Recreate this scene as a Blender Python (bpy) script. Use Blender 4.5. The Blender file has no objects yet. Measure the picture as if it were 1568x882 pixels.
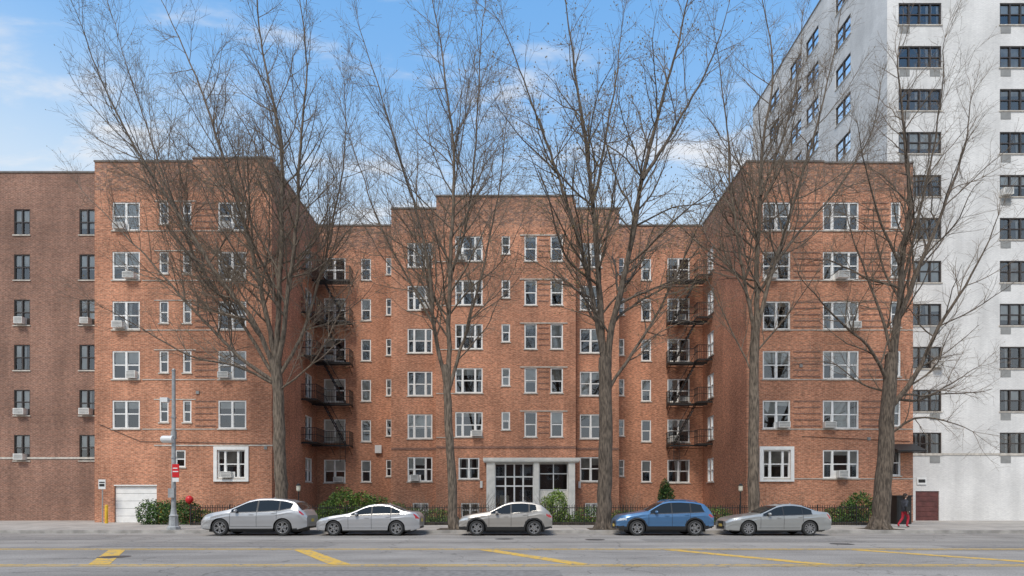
import bpy, math, random, copy
import numpy as np
from mathutils import Vector, Matrix
random.seed(11)
ZC=1.45; F=882.0; CX=784.0; HY=769.0
def X(u,d): return (u-CX)*d/F
def Z(v,d): return ZC+(HY-v)*d/F
scene=bpy.context.scene
COL=scene.collection

# ------------------------------------------------------------ materials
def new_mat(name):
    m=bpy.data.materials.new(name); m.use_nodes=True
    nt=m.node_tree; b=nt.nodes['Principled BSDF']
    return m,nt,b
def mat(name,col,rough=.7,metal=0,var=.25,scale=3.0,coat=0,spec=.5,bump=0,stretch=(1,1,1)):
    m,nt,b=new_mat(name)
    b.inputs['Roughness'].default_value=rough
    b.inputs['Metallic'].default_value=metal
    b.inputs['Specular IOR Level'].default_value=spec
    if coat:
        b.inputs['Coat Weight'].default_value=coat; b.inputs['Coat Roughness'].default_value=.04
    if var>0:
        tc=nt.nodes.new('ShaderNodeTexCoord'); mp=nt.nodes.new('ShaderNodeMapping')
        mp.inputs['Scale'].default_value=stretch
        nt.links.new(tc.outputs['Object'],mp.inputs['Vector'])
        n=nt.nodes.new('ShaderNodeTexNoise'); n.inputs['Scale'].default_value=scale; n.inputs['Detail'].default_value=3
        nt.links.new(mp.outputs['Vector'],n.inputs['Vector'])
        r=nt.nodes.new('ShaderNodeValToRGB')
        r.color_ramp.elements[0].position=.35; r.color_ramp.elements[1].position=.65
        r.color_ramp.elements[0].color=[c*(1-var) for c in col]+[1]
        r.color_ramp.elements[1].color=[min(1,c*(1+var)) for c in col]+[1]
        nt.links.new(n.outputs['Fac'],r.inputs['Fac']); nt.links.new(r.outputs['Color'],b.inputs['Base Color'])
        if bump:
            bp=nt.nodes.new('ShaderNodeBump'); bp.inputs['Strength'].default_value=bump; bp.inputs['Distance'].default_value=.05
            nt.links.new(n.outputs['Fac'],bp.inputs['Height']); nt.links.new(bp.outputs['Normal'],b.inputs['Normal'])
    else: b.inputs['Base Color'].default_value=(*col,1)
    return m
def brick_mat(name,c1,c2,mortar,bw=.215,rh=.075,ms=.011,dark_top=None,grain=.25,patch=.17):
    m,nt,b=new_mat(name); N=nt.nodes.new; L=nt.links.new
    b.inputs['Roughness'].default_value=.88
    tc=N('ShaderNodeTexCoord'); sp=N('ShaderNodeSeparateXYZ'); L(tc.outputs['Object'],sp.inputs[0])
    ad=N('ShaderNodeMath'); ad.operation='ADD'; L(sp.outputs[0],ad.inputs[0]); L(sp.outputs[1],ad.inputs[1])
    cb=N('ShaderNodeCombineXYZ'); L(ad.outputs[0],cb.inputs[0]); L(sp.outputs[2],cb.inputs[1])
    br=N('ShaderNodeTexBrick'); L(cb.outputs[0],br.inputs['Vector'])
    br.inputs['Scale'].default_value=1; br.inputs['Brick Width'].default_value=bw; br.inputs['Row Height'].default_value=rh
    br.inputs['Mortar Size'].default_value=ms; br.inputs['Mortar Smooth'].default_value=.2; br.inputs['Bias'].default_value=-.1
    br.inputs['Color1'].default_value=(*c1,1); br.inputs['Color2'].default_value=(*c2,1); br.inputs['Mortar'].default_value=(*mortar,1)
    def noise(scale,sx,sz,lo,hi,det=3):
        mp=N('ShaderNodeMapping'); mp.inputs['Scale'].default_value=(sx,sz,1); L(cb.outputs[0],mp.inputs[0])
        n=N('ShaderNodeTexNoise'); n.inputs['Scale'].default_value=scale; n.inputs['Detail'].default_value=det; n.noise_dimensions='2D'
        L(mp.outputs[0],n.inputs['Vector'])
        mr=N('ShaderNodeMapRange'); mr.inputs[1].default_value=.3; mr.inputs[2].default_value=.7
        mr.inputs[3].default_value=lo; mr.inputs[4].default_value=hi; L(n.outputs['Fac'],mr.inputs[0]); return mr.outputs[0]
    a=noise(.35,1,1,1-patch,1+patch); s=noise(1.2,1,.12,1-patch*.7,1+patch*.7); g=noise(5,1,2.8,1-grain,1+grain,2)
    m1=N('ShaderNodeMath'); m1.operation='MULTIPLY'; L(a,m1.inputs[0]); L(s,m1.inputs[1])
    m2=N('ShaderNodeMath'); m2.operation='MULTIPLY'; L(m1.outputs[0],m2.inputs[0]); L(g,m2.inputs[1])
    vm=N('ShaderNodeVectorMath'); vm.operation='SCALE'; L(br.outputs['Color'],vm.inputs[0]); L(m2.outputs[0],vm.inputs['Scale'])
    out=vm.outputs[0]
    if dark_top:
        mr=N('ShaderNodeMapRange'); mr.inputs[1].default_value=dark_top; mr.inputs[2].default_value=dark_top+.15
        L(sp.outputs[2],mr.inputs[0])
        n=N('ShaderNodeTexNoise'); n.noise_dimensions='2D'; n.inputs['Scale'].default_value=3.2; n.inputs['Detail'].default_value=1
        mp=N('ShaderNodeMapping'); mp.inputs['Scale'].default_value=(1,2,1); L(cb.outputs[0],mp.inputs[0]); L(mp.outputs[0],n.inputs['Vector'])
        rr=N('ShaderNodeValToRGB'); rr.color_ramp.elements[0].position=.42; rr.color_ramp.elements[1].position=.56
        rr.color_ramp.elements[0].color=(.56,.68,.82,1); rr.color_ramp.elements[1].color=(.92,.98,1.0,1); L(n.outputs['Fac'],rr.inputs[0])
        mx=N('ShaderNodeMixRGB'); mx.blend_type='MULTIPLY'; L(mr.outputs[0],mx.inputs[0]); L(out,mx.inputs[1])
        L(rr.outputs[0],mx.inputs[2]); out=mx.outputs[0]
    L(out,b.inputs['Base Color'])
    return m
M={}
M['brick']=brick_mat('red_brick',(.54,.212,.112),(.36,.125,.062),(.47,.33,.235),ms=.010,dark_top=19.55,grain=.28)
M['brickd']=brick_mat('dark_brick',(.26,.12,.085),(.19,.08,.055),(.3,.22,.17))
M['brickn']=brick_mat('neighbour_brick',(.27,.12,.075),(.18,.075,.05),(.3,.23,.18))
M['wbrick']=brick_mat('white_brick',(.72,.71,.68),(.66,.65,.625),(.6,.59,.58),grain=.05,patch=.1)
M['stone']=mat('limestone',(.52,.48,.42),.8,var=.2,scale=4)
M['cream']=mat('cream_stone',(.78,.75,.68),.7,var=.08)
M['frame']=mat('white_window_frame',(.84,.83,.80),.5,var=.05)
M['bframe']=mat('bronze_window_frame',(.05,.04,.035),.4,var=.1)
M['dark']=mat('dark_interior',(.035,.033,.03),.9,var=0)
M['blind']=mat('window_blind',(.78,.76,.71),.8,var=.12,scale=1.5)
M['blindd']=mat('curtain_tan',(.46,.42,.36),.9,var=.3,scale=2)
M['ac']=mat('ac_housing',(.72,.71,.67),.6,var=.12)
M['acg']=mat('ac_grille',(.26,.26,.25),.7,var=.1)
M['iron']=mat('black_iron',(.02,.019,.018),.5,var=0)
M['coping']=mat('coping_metal',(.17,.15,.135),.6,var=.2)
M['roof']=mat('roof_felt',(.12,.12,.12),.9)
M['maroon']=mat('maroon_door',(.12,.04,.035),.5)
M['yellow']=mat('yellow_bollard',(.7,.42,.03),.5,var=.15)
M['steel']=mat('galvanised_steel',(.38,.39,.39),.5,metal=.3,var=.15,scale=6)
M['white']=mat('white_plastic',(.75,.75,.73),.5,var=.05)
M['red']=mat('red_enamel',(.6,.02,.025),.35,var=.05)
M['bark']=mat('bark',(.115,.09,.068),.95,var=.5,scale=15,bump=.7,stretch=(1,1,.22))
M['bark2']=mat('bark_tan',(.15,.118,.088),.95,var=.5,scale=15,bump=.7,stretch=(1,1,.22))
M['twig']=mat('twig_bark',(.20,.158,.118),.95,var=0)
M['bud']=mat('spring_buds',(.36,.27,.12),.8,var=0)
M['leafd']=mat('leaf_dark',(.04,.08,.022),.6,var=0)
M['leafm']=mat('leaf_mid',(.08,.16,.035),.6,var=0)
M['leafl']=mat('leaf_light',(.24,.34,.06),.6,var=0)
M['soil']=mat('soil',(.08,.062,.045),.95,var=.5,scale=5)
M['flower']=mat('flower_red',(.5,.04,.1),.6,var=0)
M['warm']=mat('lamp_globe',(.8,.75,.6),.3,var=0)
def glass_mat():
    m,nt,b=new_mat('window_glass'); nt.nodes.remove(b); N=nt.nodes.new; L=nt.links.new
    t=N('ShaderNodeBsdfTransparent'); t.inputs[0].default_value=(.88,.9,.9,1)
    g=N('ShaderNodeBsdfGlossy'); g.inputs['Roughness'].default_value=.03; g.inputs['Color'].default_value=(.9,.95,1,1)
    fr=N('ShaderNodeFresnel'); fr.inputs[0].default_value=1.75
    ad=N('ShaderNodeMath'); ad.operation='ADD'; ad.inputs[1].default_value=.07; ad.use_clamp=True; L(fr.outputs[0],ad.inputs[0])
    mx=N('ShaderNodeMixShader'); L(ad.outputs[0],mx.inputs[0]); L(t.outputs[0],mx.inputs[1]); L(g.outputs[0],mx.inputs[2])
    tc=N('ShaderNodeTexCoord'); n=N('ShaderNodeTexNoise'); n.inputs['Scale'].default_value=1.3; n.inputs['Detail'].default_value=1; L(tc.outputs['Object'],n.inputs['Vector'])
    bp=N('ShaderNodeBump'); bp.inputs['Strength'].default_value=.05; L(n.outputs['Fac'],bp.inputs['Height']); L(bp.outputs['Normal'],g.inputs['Normal'])
    L(mx.outputs[0],nt.nodes['Material Output'].inputs[0]); return m
M['glass']=glass_mat()
def asphalt():
    m,nt,b=new_mat('asphalt'); N=nt.nodes.new; L=nt.links.new
    b.inputs['Roughness'].default_value=.9; b.inputs['Specular IOR Level'].default_value=.2
    tc=N('ShaderNodeTexCoord')
    def nz(scale,sc,lo,hi,det=4):
        mp=N('ShaderNodeMapping'); mp.inputs['Scale'].default_value=sc; L(tc.outputs['Object'],mp.inputs[0])
        n=N('ShaderNodeTexNoise'); n.inputs['Scale'].default_value=scale; n.inputs['Detail'].default_value=det; L(mp.outputs[0],n.inputs['Vector'])
        r=N('ShaderNodeMapRange'); r.inputs[1].default_value=.3; r.inputs[2].default_value=.7; r.inputs[3].default_value=lo; r.inputs[4].default_value=hi
        L(n.outputs['Fac'],r.inputs[0]); return r.outputs[0]
    a=nz(1,(.07,.7,1),.78,1.18); g=nz(30,(1,1,1),.75,1.25,2); c=nz(.5,(1,1,1),.85,1.14)
    m1=N('ShaderNodeMath'); m1.operation='MULTIPLY'; L(a,m1.inputs[0]); L(g,m1.inputs[1])
    m2=N('ShaderNodeMath'); m2.operation='MULTIPLY'; L(m1.outputs[0],m2.inputs[0]); L(c,m2.inputs[1])
    v=N('ShaderNodeTexVoronoi'); v.feature='DISTANCE_TO_EDGE'; v.inputs['Scale'].default_value=.28
    n2=N('ShaderNodeTexNoise'); n2.inputs['Scale'].default_value=1.2; n2.inputs['Detail'].default_value=5
    L(tc.outputs['Object'],n2.inputs['Vector'])
    vm0=N('ShaderNodeMixRGB'); vm0.blend_type='ADD'; vm0.inputs[0].default_value=1.0; L(tc.outputs['Object'],vm0.inputs[1]); L(n2.outputs['Color'],vm0.inputs[2])
    L(vm0.outputs[0],v.inputs['Vector'])
    cr=N('ShaderNodeMapRange'); cr.inputs[1].default_value=0; cr.inputs[2].default_value=.01; cr.inputs[3].default_value=.62; cr.inputs[4].default_value=1; L(v.outputs['Distance'],cr.inputs[0])
    m3=N('ShaderNodeMath'); m3.operation='MULTIPLY'; L(m2.outputs[0],m3.inputs[0]); L(cr.outputs[0],m3.inputs[1])
    vm=N('ShaderNodeVectorMath'); vm.operation='SCALE'; vm.inputs[0].default_value=(.31,.287,.26); L(m3.outputs[0],vm.inputs['Scale'])
    L(vm.outputs[0],b.inputs['Base Color']); return m
M['asphalt']=asphalt()
def concrete():
    m,nt,b=new_mat('sidewalk_concrete'); N=nt.nodes.new; L=nt.links.new
    b.inputs['Roughness'].default_value=.85
    tc=N('ShaderNodeTexCoord'); br=N('ShaderNodeTexBrick'); L(tc.outputs['Object'],br.inputs['Vector'])
    br.offset=0; br.inputs['Scale'].default_value=1; br.inputs['Brick Width'].default_value=1.5; br.inputs['Row Height'].default_value=1.5; br.inputs['Mortar Size'].default_value=.012
    br.inputs['Color1'].default_value=(.44,.405,.36,1); br.inputs['Color2'].default_value=(.36,.33,.295,1); br.inputs['Mortar'].default_value=(.14,.135,.13,1)
    n=N('ShaderNodeTexNoise'); n.inputs['Scale'].default_value=1.5; n.inputs['Detail'].default_value=5; L(tc.outputs['Object'],n.inputs['Vector'])
    r=N('ShaderNodeMapRange'); r.inputs[1].default_value=.3; r.inputs[2].default_value=.7; r.inputs[3].default_value=.78; r.inputs[4].default_value=1.15; L(n.outputs['Fac'],r.inputs[0])
    vm=N('ShaderNodeVectorMath'); vm.operation='SCALE'; L(br.outputs['Color'],vm.inputs[0]); L(r.outputs[0],vm.inputs['Scale']); L(vm.outputs[0],b.inputs['Base Color'])
    return m
M['walk']=concrete()
M['kerb']=mat('kerb_stone',(.36,.34,.31),.8,var=.25,scale=2)
def worn_paint(name,col,under=(.28,.26,.235)):
    m,nt,b=new_mat(name); N=nt.nodes.new; L=nt.links.new
    b.inputs['Roughness'].default_value=.8; b.inputs['Specular IOR Level'].default_value=.2
    tc=N('ShaderNodeTexCoord'); n=N('ShaderNodeTexNoise'); n.inputs['Scale'].default_value=6; n.inputs['Detail'].default_value=7; L(tc.outputs['Object'],n.inputs['Vector'])
    r=N('ShaderNodeValToRGB'); r.color_ramp.elements[0].position=.36; r.color_ramp.elements[1].position=.48
    r.color_ramp.elements[0].color=(*under,1); r.color_ramp.elements[1].color=(*col,1)
    L(n.outputs['Fac'],r.inputs[0]); L(r.outputs[0],b.inputs['Base Color']); return m
M['ypaint']=worn_paint('yellow_road_paint',(.68,.43,.09))

# ------------------------------------------------------------ mesh builder
class MB:
    def __init__(s): s.v=[]; s.f=[]; s.m=[]
    def quad(s,a,b,c,d,mi=0):
        i=len(s.v); s.v+= [a,b,c,d]; s.f.append((i,i+1,i+2,i+3)); s.m.append(mi)
    def hexa(s,p,mi=0):
        i=len(s.v); s.v+=p
        for q in ((0,3,2,1),(4,5,6,7),(0,1,5,4),(1,2,6,5),(2,3,7,6),(3,0,4,7)):
            s.f.append(tuple(i+k for k in q)); s.m.append(mi)
    def box(s,x0,x1,y0,y1,z0,z1,mi=0):
        s.hexa([(x0,y0,z0),(x1,y0,z0),(x1,y1,z0),(x0,y1,z0),(x0,y0,z1),(x1,y0,z1),(x1,y1,z1),(x0,y1,z1)],mi)
    def tbox(s,T,a0,a1,n0,n1,z0,z1,mi=0):
        s.hexa([T(a0,n0,z0),T(a1,n0,z0),T(a1,n1,z0),T(a0,n1,z0),T(a0,n0,z1),T(a1,n0,z1),T(a1,n1,z1),T(a0,n1,z1)],mi)
    def tube(s,pts,rads,n=6,mi=0,cap=True):
        base=len(s.v); k=len(pts)
        for i in range(k):
            a=pts[max(i-1,0)]; b=pts[min(i+1,k-1)]
            t=Vector(b)-Vector(a)
            if t.length<1e-9: t=Vector((0,0,1))
            t.normalize(); ref=Vector((0,1,0)) if abs(t.y)<.9 else Vector((1,0,0))
            u=t.cross(ref).normalized(); w=t.cross(u)
            for j in range(n):
                an=2*math.pi*j/n; q=Vector(pts[i])+(u*math.cos(an)+w*math.sin(an))*rads[i]
                s.v.append(tuple(q))
        for i in range(k-1):
            for j in range(n):
                j2=(j+1)%n
                s.f.append((base+i*n+j,base+i*n+j2,base+(i+1)*n+j2,base+(i+1)*n+j)); s.m.append(mi)
        if cap and n>2:
            s.f.append(tuple(base+j for j in range(n))); s.m.append(mi)
            s.f.append(tuple(base+(k-1)*n+j for j in reversed(range(n)))); s.m.append(mi)
    def lathe(s,prof,c,n=24,mi=0,axis='Z'):
        base=len(s.v)
        for r,h in prof:
            for j in range(n):
                a=2*math.pi*j/n
                if axis=='Z': s.v.append((c[0]+r*math.cos(a),c[1]+r*math.sin(a),c[2]+h))
                else: s.v.append((c[0]+r*math.cos(a),c[1]+h,c[2]+r*math.sin(a)))
        for i in range(len(prof)-1):
            for j in range(n):
                j2=(j+1)%n
                s.f.append((base+i*n+j,base+i*n+j2,base+(i+1)*n+j2,base+(i+1)*n+j)); s.m.append(mi)
    def ell(s,c,r,mi=0,n=14,k=9):
        prof=[(max(1e-4,math.sin(math.pi*i/k)),-math.cos(math.pi*i/k)) for i in range(k+1)]
        base=len(s.v); s.lathe(prof,(0,0,0),n,mi)
        for i in range(base,len(s.v)):
            v=s.v[i]; s.v[i]=(c[0]+v[0]*r[0],c[1]+v[1]*r[1],c[2]+v[2]*r[2])
    def obj(s,name,mats,parent=None,smooth=False,angle=None):
        me=bpy.data.meshes.new(name); me.from_pydata([tuple(v) for v in s.v],[],s.f)
        for m in mats: me.materials.append(m)
        me.polygons.foreach_set('material_index',s.m)
        if smooth: me.polygons.foreach_set('use_smooth',[True]*len(s.f))
        me.update(); o=bpy.data.objects.new(name,me); COL.objects.link(o)
        if angle is not None:
            try: me.set_sharp_from_angle(angle=angle)
            except Exception: pass
        if parent: 
            o.parent=parent; o.matrix_parent_inverse=parent.matrix_world.inverted()
        return o
def empty(name,loc):
    e=bpy.data.objects.new(name,None); e.location=loc; e.empty_display_size=.5; COL.objects.link(e)
    e.matrix_world=Matrix.Translation(loc); return e

# ------------------------------------------------------------ ground, road
g=MB(); g.quad((-1500,-1500,0),(1500,-1500,0),(1500,1500,0),(-1500,1500,0)); g.obj('ground',[mat('ground_concrete',(.2,.19,.18),.9,scale=.3)])
KY=26.7
g=MB(); g.quad((-300,3,.004),(300,3,.004),(300,KY,.004),(-300,KY,.004)); g.obj('road',[M['asphalt']])
g=MB()
g.box(-300,300,KY,KY+.16,0,.15,1)
g.quad((-300,KY+.163,.146),(300,KY+.163,.146),(300,33.7,.27),(-300,33.7,.27),0)
g.quad((-300,33.7,.27),(300,33.7,.27),(300,60,.27),(-300,60,.27),0)
g.obj('sidewalk',[M['walk'],M['kerb']])
g=MB(); g.box(-300,300,2.8,3,0,.15,1); g.box(-300,300,-8,2.797,0,.146,0); g.obj('sidewalk',[M['walk'],M['kerb']])
mk=MB()
def flat(pts,z=.009,mi=0): mk.quad(*[(p[0],p[1],z) for p in pts],mi)
for y0,w in ((17.75,.14),(17.45,.12),(13.25,.12),(12.97,.12)):
    flat([(-200,y0),(200,y0),(200,y0+w),(-200,y0+w)])
k=-23.4
while k<60:
    dx=2.35; w=.5
    flat([(k,17.43),(k+w,17.43),(k+dx+w,13.39),(k+dx,13.39)]); k+=5.6
mk.obj('road_marking',[M['ypaint']])
mk=MB()
flat([(-200,24.0),(200,24.0),(200,24.035),(-200,24.035)],.008)
flat([(-200,20.6),(200,20.63),(200,20.67),(-200,20.64)],.008)
for pts in ([(-14,18.6),(-6,18.6),(-6,19.9),(-14,19.9)],[(5,21.2),(13,21.1),(13,22.5),(5,22.6)],[(-6,10.5),(1,10.5),(1,12.1),(-6,12.1)],[(14,18.3),(24,18.3),(24,19.2),(14,19.2)],[(-21,22.2),(-16,22.2),(-16,23.6),(-21,23.6)]):
    flat(pts,.007,1)
    for a,b in ((0,1),(2,3)):
        p,q=pts[a],pts[b]; y=(p[1]+q[1])/2; x0_,x1_=min(p[0],q[0]),max(p[0],q[0]); flat([(x0_,p[1] if p[0]<q[0] else q[1]),(x1_,q[1] if p[0]<q[0] else p[1]),(x1_,(q[1] if p[0]<q[0] else p[1])+.04),(x0_,(p[1] if p[0]<q[0] else q[1])+.04)],.0085,0)
mk.obj('road_seam',[mat('tar_seam',(.11,.105,.1),.7,var=.3),mat('asphalt_patch',(.235,.218,.2),.9,var=.2,scale=8)])
mh=MB()
for cx_,cy_ in ((-.3,22.6),(3.2,22.2),(-10.5,15.2),(11.4,19.9)): mh.lathe([(0.001,.014),(.3,.014),(.34,.012),(.38,.010)],(cx_,cy_,0),28)
mh.obj('manhole_cover',[mat('cast_iron',(.07,.07,.07),.5)])

# ------------------------------------------------------------ building tools
ROW=[3.68+2.9*i for i in range(6)]
REV=.09
def newB(): return {k:MB() for k in ('wall','frame','glass','blind','dark','trim','ac','stripe','iron')}
def facade(B,T,L,z0,z1,ops,rev=REV):
    xs=sorted(set([0,L]+[o[0] for o in ops]+[o[1] for o in ops])); zs=sorted(set([z0,z1]+[o[2] for o in ops]+[o[3] for o in ops]))
    W=B['wall']
    for i in range(len(xs)-1):
        if xs[i+1]-xs[i]<1e-5: continue
        cx=(xs[i]+xs[i+1])/2
        for j in range(len(zs)-1):
            cz=(zs[j]+zs[j+1])/2
            if any(o[0]<cx<o[1] and o[2]<cz<o[3] for o in ops): continue
            W.quad(T(xs[i],0,zs[j]),T(xs[i+1],0,zs[j]),T(xs[i+1],0,zs[j+1]),T(xs[i],0,zs[j+1]))
    for a0,a1,c0,c1 in [o[:4] for o in ops]:
        for (p,q) in (((a0,c0),(a1,c0)),((a1,c0),(a1,c1)),((a1,c1),(a0,c1)),((a0,c1),(a0,c0))):
            W.quad(T(p[0],0,p[1]),T(q[0],0,q[1]),T(q[0],rev,q[1]),T(p[0],rev,p[1]))
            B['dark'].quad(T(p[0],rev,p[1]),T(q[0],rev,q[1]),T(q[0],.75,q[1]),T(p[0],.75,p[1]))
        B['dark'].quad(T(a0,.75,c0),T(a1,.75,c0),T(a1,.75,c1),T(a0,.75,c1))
def window(B,T,a0,a1,z0,z1,style='double',rev=REV,ac=None,sill=True,fw=.075,blindp=.72,surround=False,mw=.06):
    Fm=B['frame']; n0=rev-.065; n1=rev+.03
    Fm.tbox(T,a0,a1,n0,n1,z0,z0+fw); Fm.tbox(T,a0,a1,n0,n1,z1-fw,z1)
    Fm.tbox(T,a0,a0+fw,n0,n1,z0+fw,z1-fw); Fm.tbox(T,a1-fw,a1,n0,n1,z0+fw,z1-fw)
    w=a1-a0
    if style=='double': cuts=[a0,a0+w/2,a1]
    elif style=='triple': cuts=[a0,a0+w*.27,a0+w*.73,a1]
    elif style=='quad': cuts=[a0,a0+w*.25,a0+w*.5,a0+w*.75,a1]
    else: cuts=[a0,a1]
    for c in cuts[1:-1]: Fm.tbox(T,c-mw,c+mw,n0-.004,n1,z0+fw,z1-fw)
    zm=(z0+z1)/2+random.choice([0,0,0,0,.04,-.03])
    for i in range(len(cuts)-1):
        l=cuts[i]+(fw if i==0 else mw); r=cuts[i+1]-(fw if i==len(cuts)-2 else mw)
        Fm.tbox(T,l,r,n0+.015,n1-.01,zm-.033,zm+.033)
        Fm.tbox(T,l,l+.025,n0+.03,n1-.012,z0+fw,zm-.035); Fm.tbox(T,r-.025,r,n0+.03,n1-.012,z0+fw,zm-.035)
    B['glass'].quad(T(a0,rev,z0),T(a1,rev,z0),T(a1,rev,z1),T(a0,rev,z1))
    same=random.random()<.5; fr=random.choice([.2,.3,.45,.5,.5,.6,.75,1]); on=random.random()<blindp; mi=0 if random.random()<.8 else 1
    for i in range(len(cuts)-1):
        if not same: fr=random.choice([.2,.35,.45,.5,.6,.8,1]); on=random.random()<blindp
        if on:
            l,r=cuts[i]+.02,cuts[i+1]-.02
            zb=z1-(z1-z0)*fr+.03
            B['blind'].quad(T(l,rev+.045,zb),T(r,rev+.045,zb),T(r,rev+.045,z1-.02),T(l,rev+.045,z1-.02),mi)
        elif random.random()<.5:
            l,r=cuts[i]+.02,cuts[i+1]-.02
            q=(r-l)*.3; 
            B['blind'].quad(T(l,rev+.1,z0),T(l+q*.7,rev+.1,z0),T(l+q,rev+.1,z1),T(l,rev+.1,z1),0)
            B['blind'].quad(T(r-q*.7,rev+.1,z0),T(r,rev+.1,z0),T(r,rev+.1,z1),T(r-q,rev+.1,z1),0)
    if sill: B['trim'].tbox(T,a0-.06,a1+.06,-.05,rev,z0-.075,z0-.003)
    if surround:
        s=.2
        Fm.tbox(T,a0-s,a1+s,-.09,-.003,z1+.003,z1+s); Fm.tbox(T,a0-s,a1+s,-.09,-.003,z0-s,z0-.08)
        Fm.tbox(T,a0-s,a0-.003,-.09,-.003,z0-.08,z1+.003); Fm.tbox(T,a1+.003,a1+s,-.09,-.003,z0-.08,z1+.003)
    if ac is not None:
        c=a0+w*ac; A=B['ac']; hw=random.choice([.27,.3,.33]); hh=random.choice([.38,.42,.45]); dp=random.uniform(.22,.36)
        A.tbox(T,c-hw,c+hw,-dp,rev-.01,z0+.03,z0+hh,0)
        A.tbox(T,c-hw+.04,c+hw-.04,-dp-.006,-dp-.003,z0+.07,z0+hh-.04,1)
        for q in range(4): A.tbox(T,c-hw+.04,c+hw-.04,-dp-.012,-dp-.008,z0+.09+q*.08,z0+.12+q*.08,0)
        Fm.tbox(T,max(a0+fw,c-hw-.12),min(a1-fw,c+hw+.12),rev-.02,rev-.012,z0+fw,z0+hh,0)
def finish(B,par,wallmat,framemat,trim=None):
    B['wall'].obj('walls',[wallmat],par); B['frame'].obj('window_frames',[framemat],par)
    B['glass'].obj('window_glass',[M['glass']],par); B['blind'].obj('window_blinds',[M['blind'],M['blindd']],par)
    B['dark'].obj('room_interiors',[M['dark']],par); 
    if B['trim'].f: B['trim'].obj('stone_trim',[trim or M['stone'],M['coping'],M['roof']],par)
    if B['ac'].f: B['ac'].obj('air_conditioners',[M['ac'],M['acg']],par)
    if B['stripe'].f: B['stripe'].obj('brick_banding',[M['brickd']],par)
    if B['iron'].f: B['iron'].obj('ironwork',[M['iron'],M['white'],M['acg']],par)
WH=.825
# ------------------------------------------------------------ main building
E=empty('brick_apartment_building',(0,38,0)); B=newB()
G0=.2
yw,yc,ys,yr=33.7,38.0,39.0,41.4
xL0,xL1=-24.42,-14.05; xS0,xC0,xC1,xS1=-8.18,-5.0,4.2,7.25; xR0,xR1=13.72,23.46
def front(x0,y): return lambda a,n,z:(x0+a,y+n,z)
def op(u0,u1,d,x0,zc,h=WH*2,top=None):
    return [X(u0,d)-x0,X(u1,d)-x0,zc-h/2,zc+h/2]
def smallop(u0,u1,d,x0,zc,h): 
    z1=zc+WH; return [X(u0,d)-x0,X(u1,d)-x0,z1-h,z1]
T=front(xL0,yw); wins=[]
for r in range(6):
    z=ROW[r]
    if r>0:
        wins.append((op(172,214,yw,xL0,z),'double',{5:.3,4:.7,3:.3,2:.75,1:None}.get(r),False))
        wins.append((smallop(244,258,yw,xL0,z,1.28),'single',None,False)); wins.append((smallop(280,293,yw,xL0,z,1.28),'single',None,False))
        wins.append((op(334,377,yw,xL0,z),'double',{2:.25,4:.7,5:.3}.get(r),False))
    else:
        wins.append((op(333,376,yw,xL0,z),'triple',.35,True)); wins.append((smallop(268,284,yw,xL0,z,1.0),'single',None,False))
gar=[X(175,yw)-xL0,X(240,yw)-xL0,G0,Z(744,yw)]
facade(B,T,xL1-xL0,G0,21.35,[w[0] for w in wins]+[gar])
for o,s,ac,su in wins: window(B,T,*o,style=s,ac=ac,surround=su)
for i in range(5):
    h=(gar[3]-G0)/5; B['frame'].tbox(T,gar[0]+.01,gar[1]-.01,.10,.13,G0+i*h+.008,G0+(i+1)*h-.008)
B['frame'].tbox(T,gar[0]-.02,gar[1]+.02,-.015,.0,gar[3],gar[3]+.06)
def bands(T,a0,a1,n=5):
    for r in range(1,6):
        z=ROW[r]
        for i in range(n): B['stripe'].tbox(T,a0,a1,-.022,0,z-.7+i*.36,z-.63+i*.36)
bands(T,X(299,yw)-xL0,X(331,yw)-xL0)
for r in range(1,6):
    B['trim'].tbox(T,X(218,yw)-xL0,X(330,yw)-xL0,-.03,0,ROW[r]-WH-.06,ROW[r]-WH-.01)
    B['trim'].tbox(T,X(236,yw)-xL0,X(300,yw)-xL0,-.03,0,ROW[r]+WH+.03,ROW[r]+WH+.08)
B['trim'].tbox(T,X(236,yw)-xL0,X(418,yw)-xL0-.01,-.03,0,Z(683,yw),Z(681,yw))
T=front(xR0,yw); wins=[]
for r in range(6):
    z=ROW[r]
    wins.append((op(1168,1210,yw,xR0,z),'triple' if r==0 else 'double',{1:.7,4:.3}.get(r),r==0))
    wins.append((op(1260,1315,yw,xR0,z),'triple',{0:.5,1:.15,3:.85,4:.5}.get(r),False))
    wins.append((smallop(1364,1379,yw,xR0,z,1.5),'single',None,False))
facade(B,T,xR1-xR0,G0,21.35,[w[0] for w in wins])
for o,s,ac,su in wins: window(B,T,*o,style=s,ac=ac,surround=su)
bands(T,X(1215,yw)-xR0,X(1256,yw)-xR0); bands(T,X(1319,yw)-xR0,X(1361,yw)-xR0)
for r in range(0,6):
    B['trim'].tbox(T,X(1210,yw)-xR0+.08,X(1260,yw)-xR0-.08,-.03,0,ROW[r]-WH-.06,ROW[r]-WH-.01)
    B['trim'].tbox(T,X(1315,yw)-xR0+.08,xR1-xR0-.01,-.03,0,ROW[r]-WH-.06,ROW[r]-WH-.01)
for sx,x in ((-1,xL1),(1,xR0)):
    T=(lambda x,sx:(lambda a,n,z:(x+sx*n,yw+a,z)))(x,sx)
    wins=[([5.45,6.75,ROW[r]-WH,ROW[r]+WH],'double') for r in range(6)]
    facade(B,T,yr-yw,G0,21.35,[w[0] for w in wins])
    for o,s in wins: window(B,T,*o,style=s)
for x,sx in ((xL0,1),(xR1,-1)):
    B['wall'].quad((x,yw,G0),(x,58,G0),(x,58,21.35),(x,yw,21.35))
B['wall'].quad((xL0,58,G0),(xR1,58,G0),(xR1,58,21.3),(xL0,58,21.3))
T=front(xL1,yr); wins=[]
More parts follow.
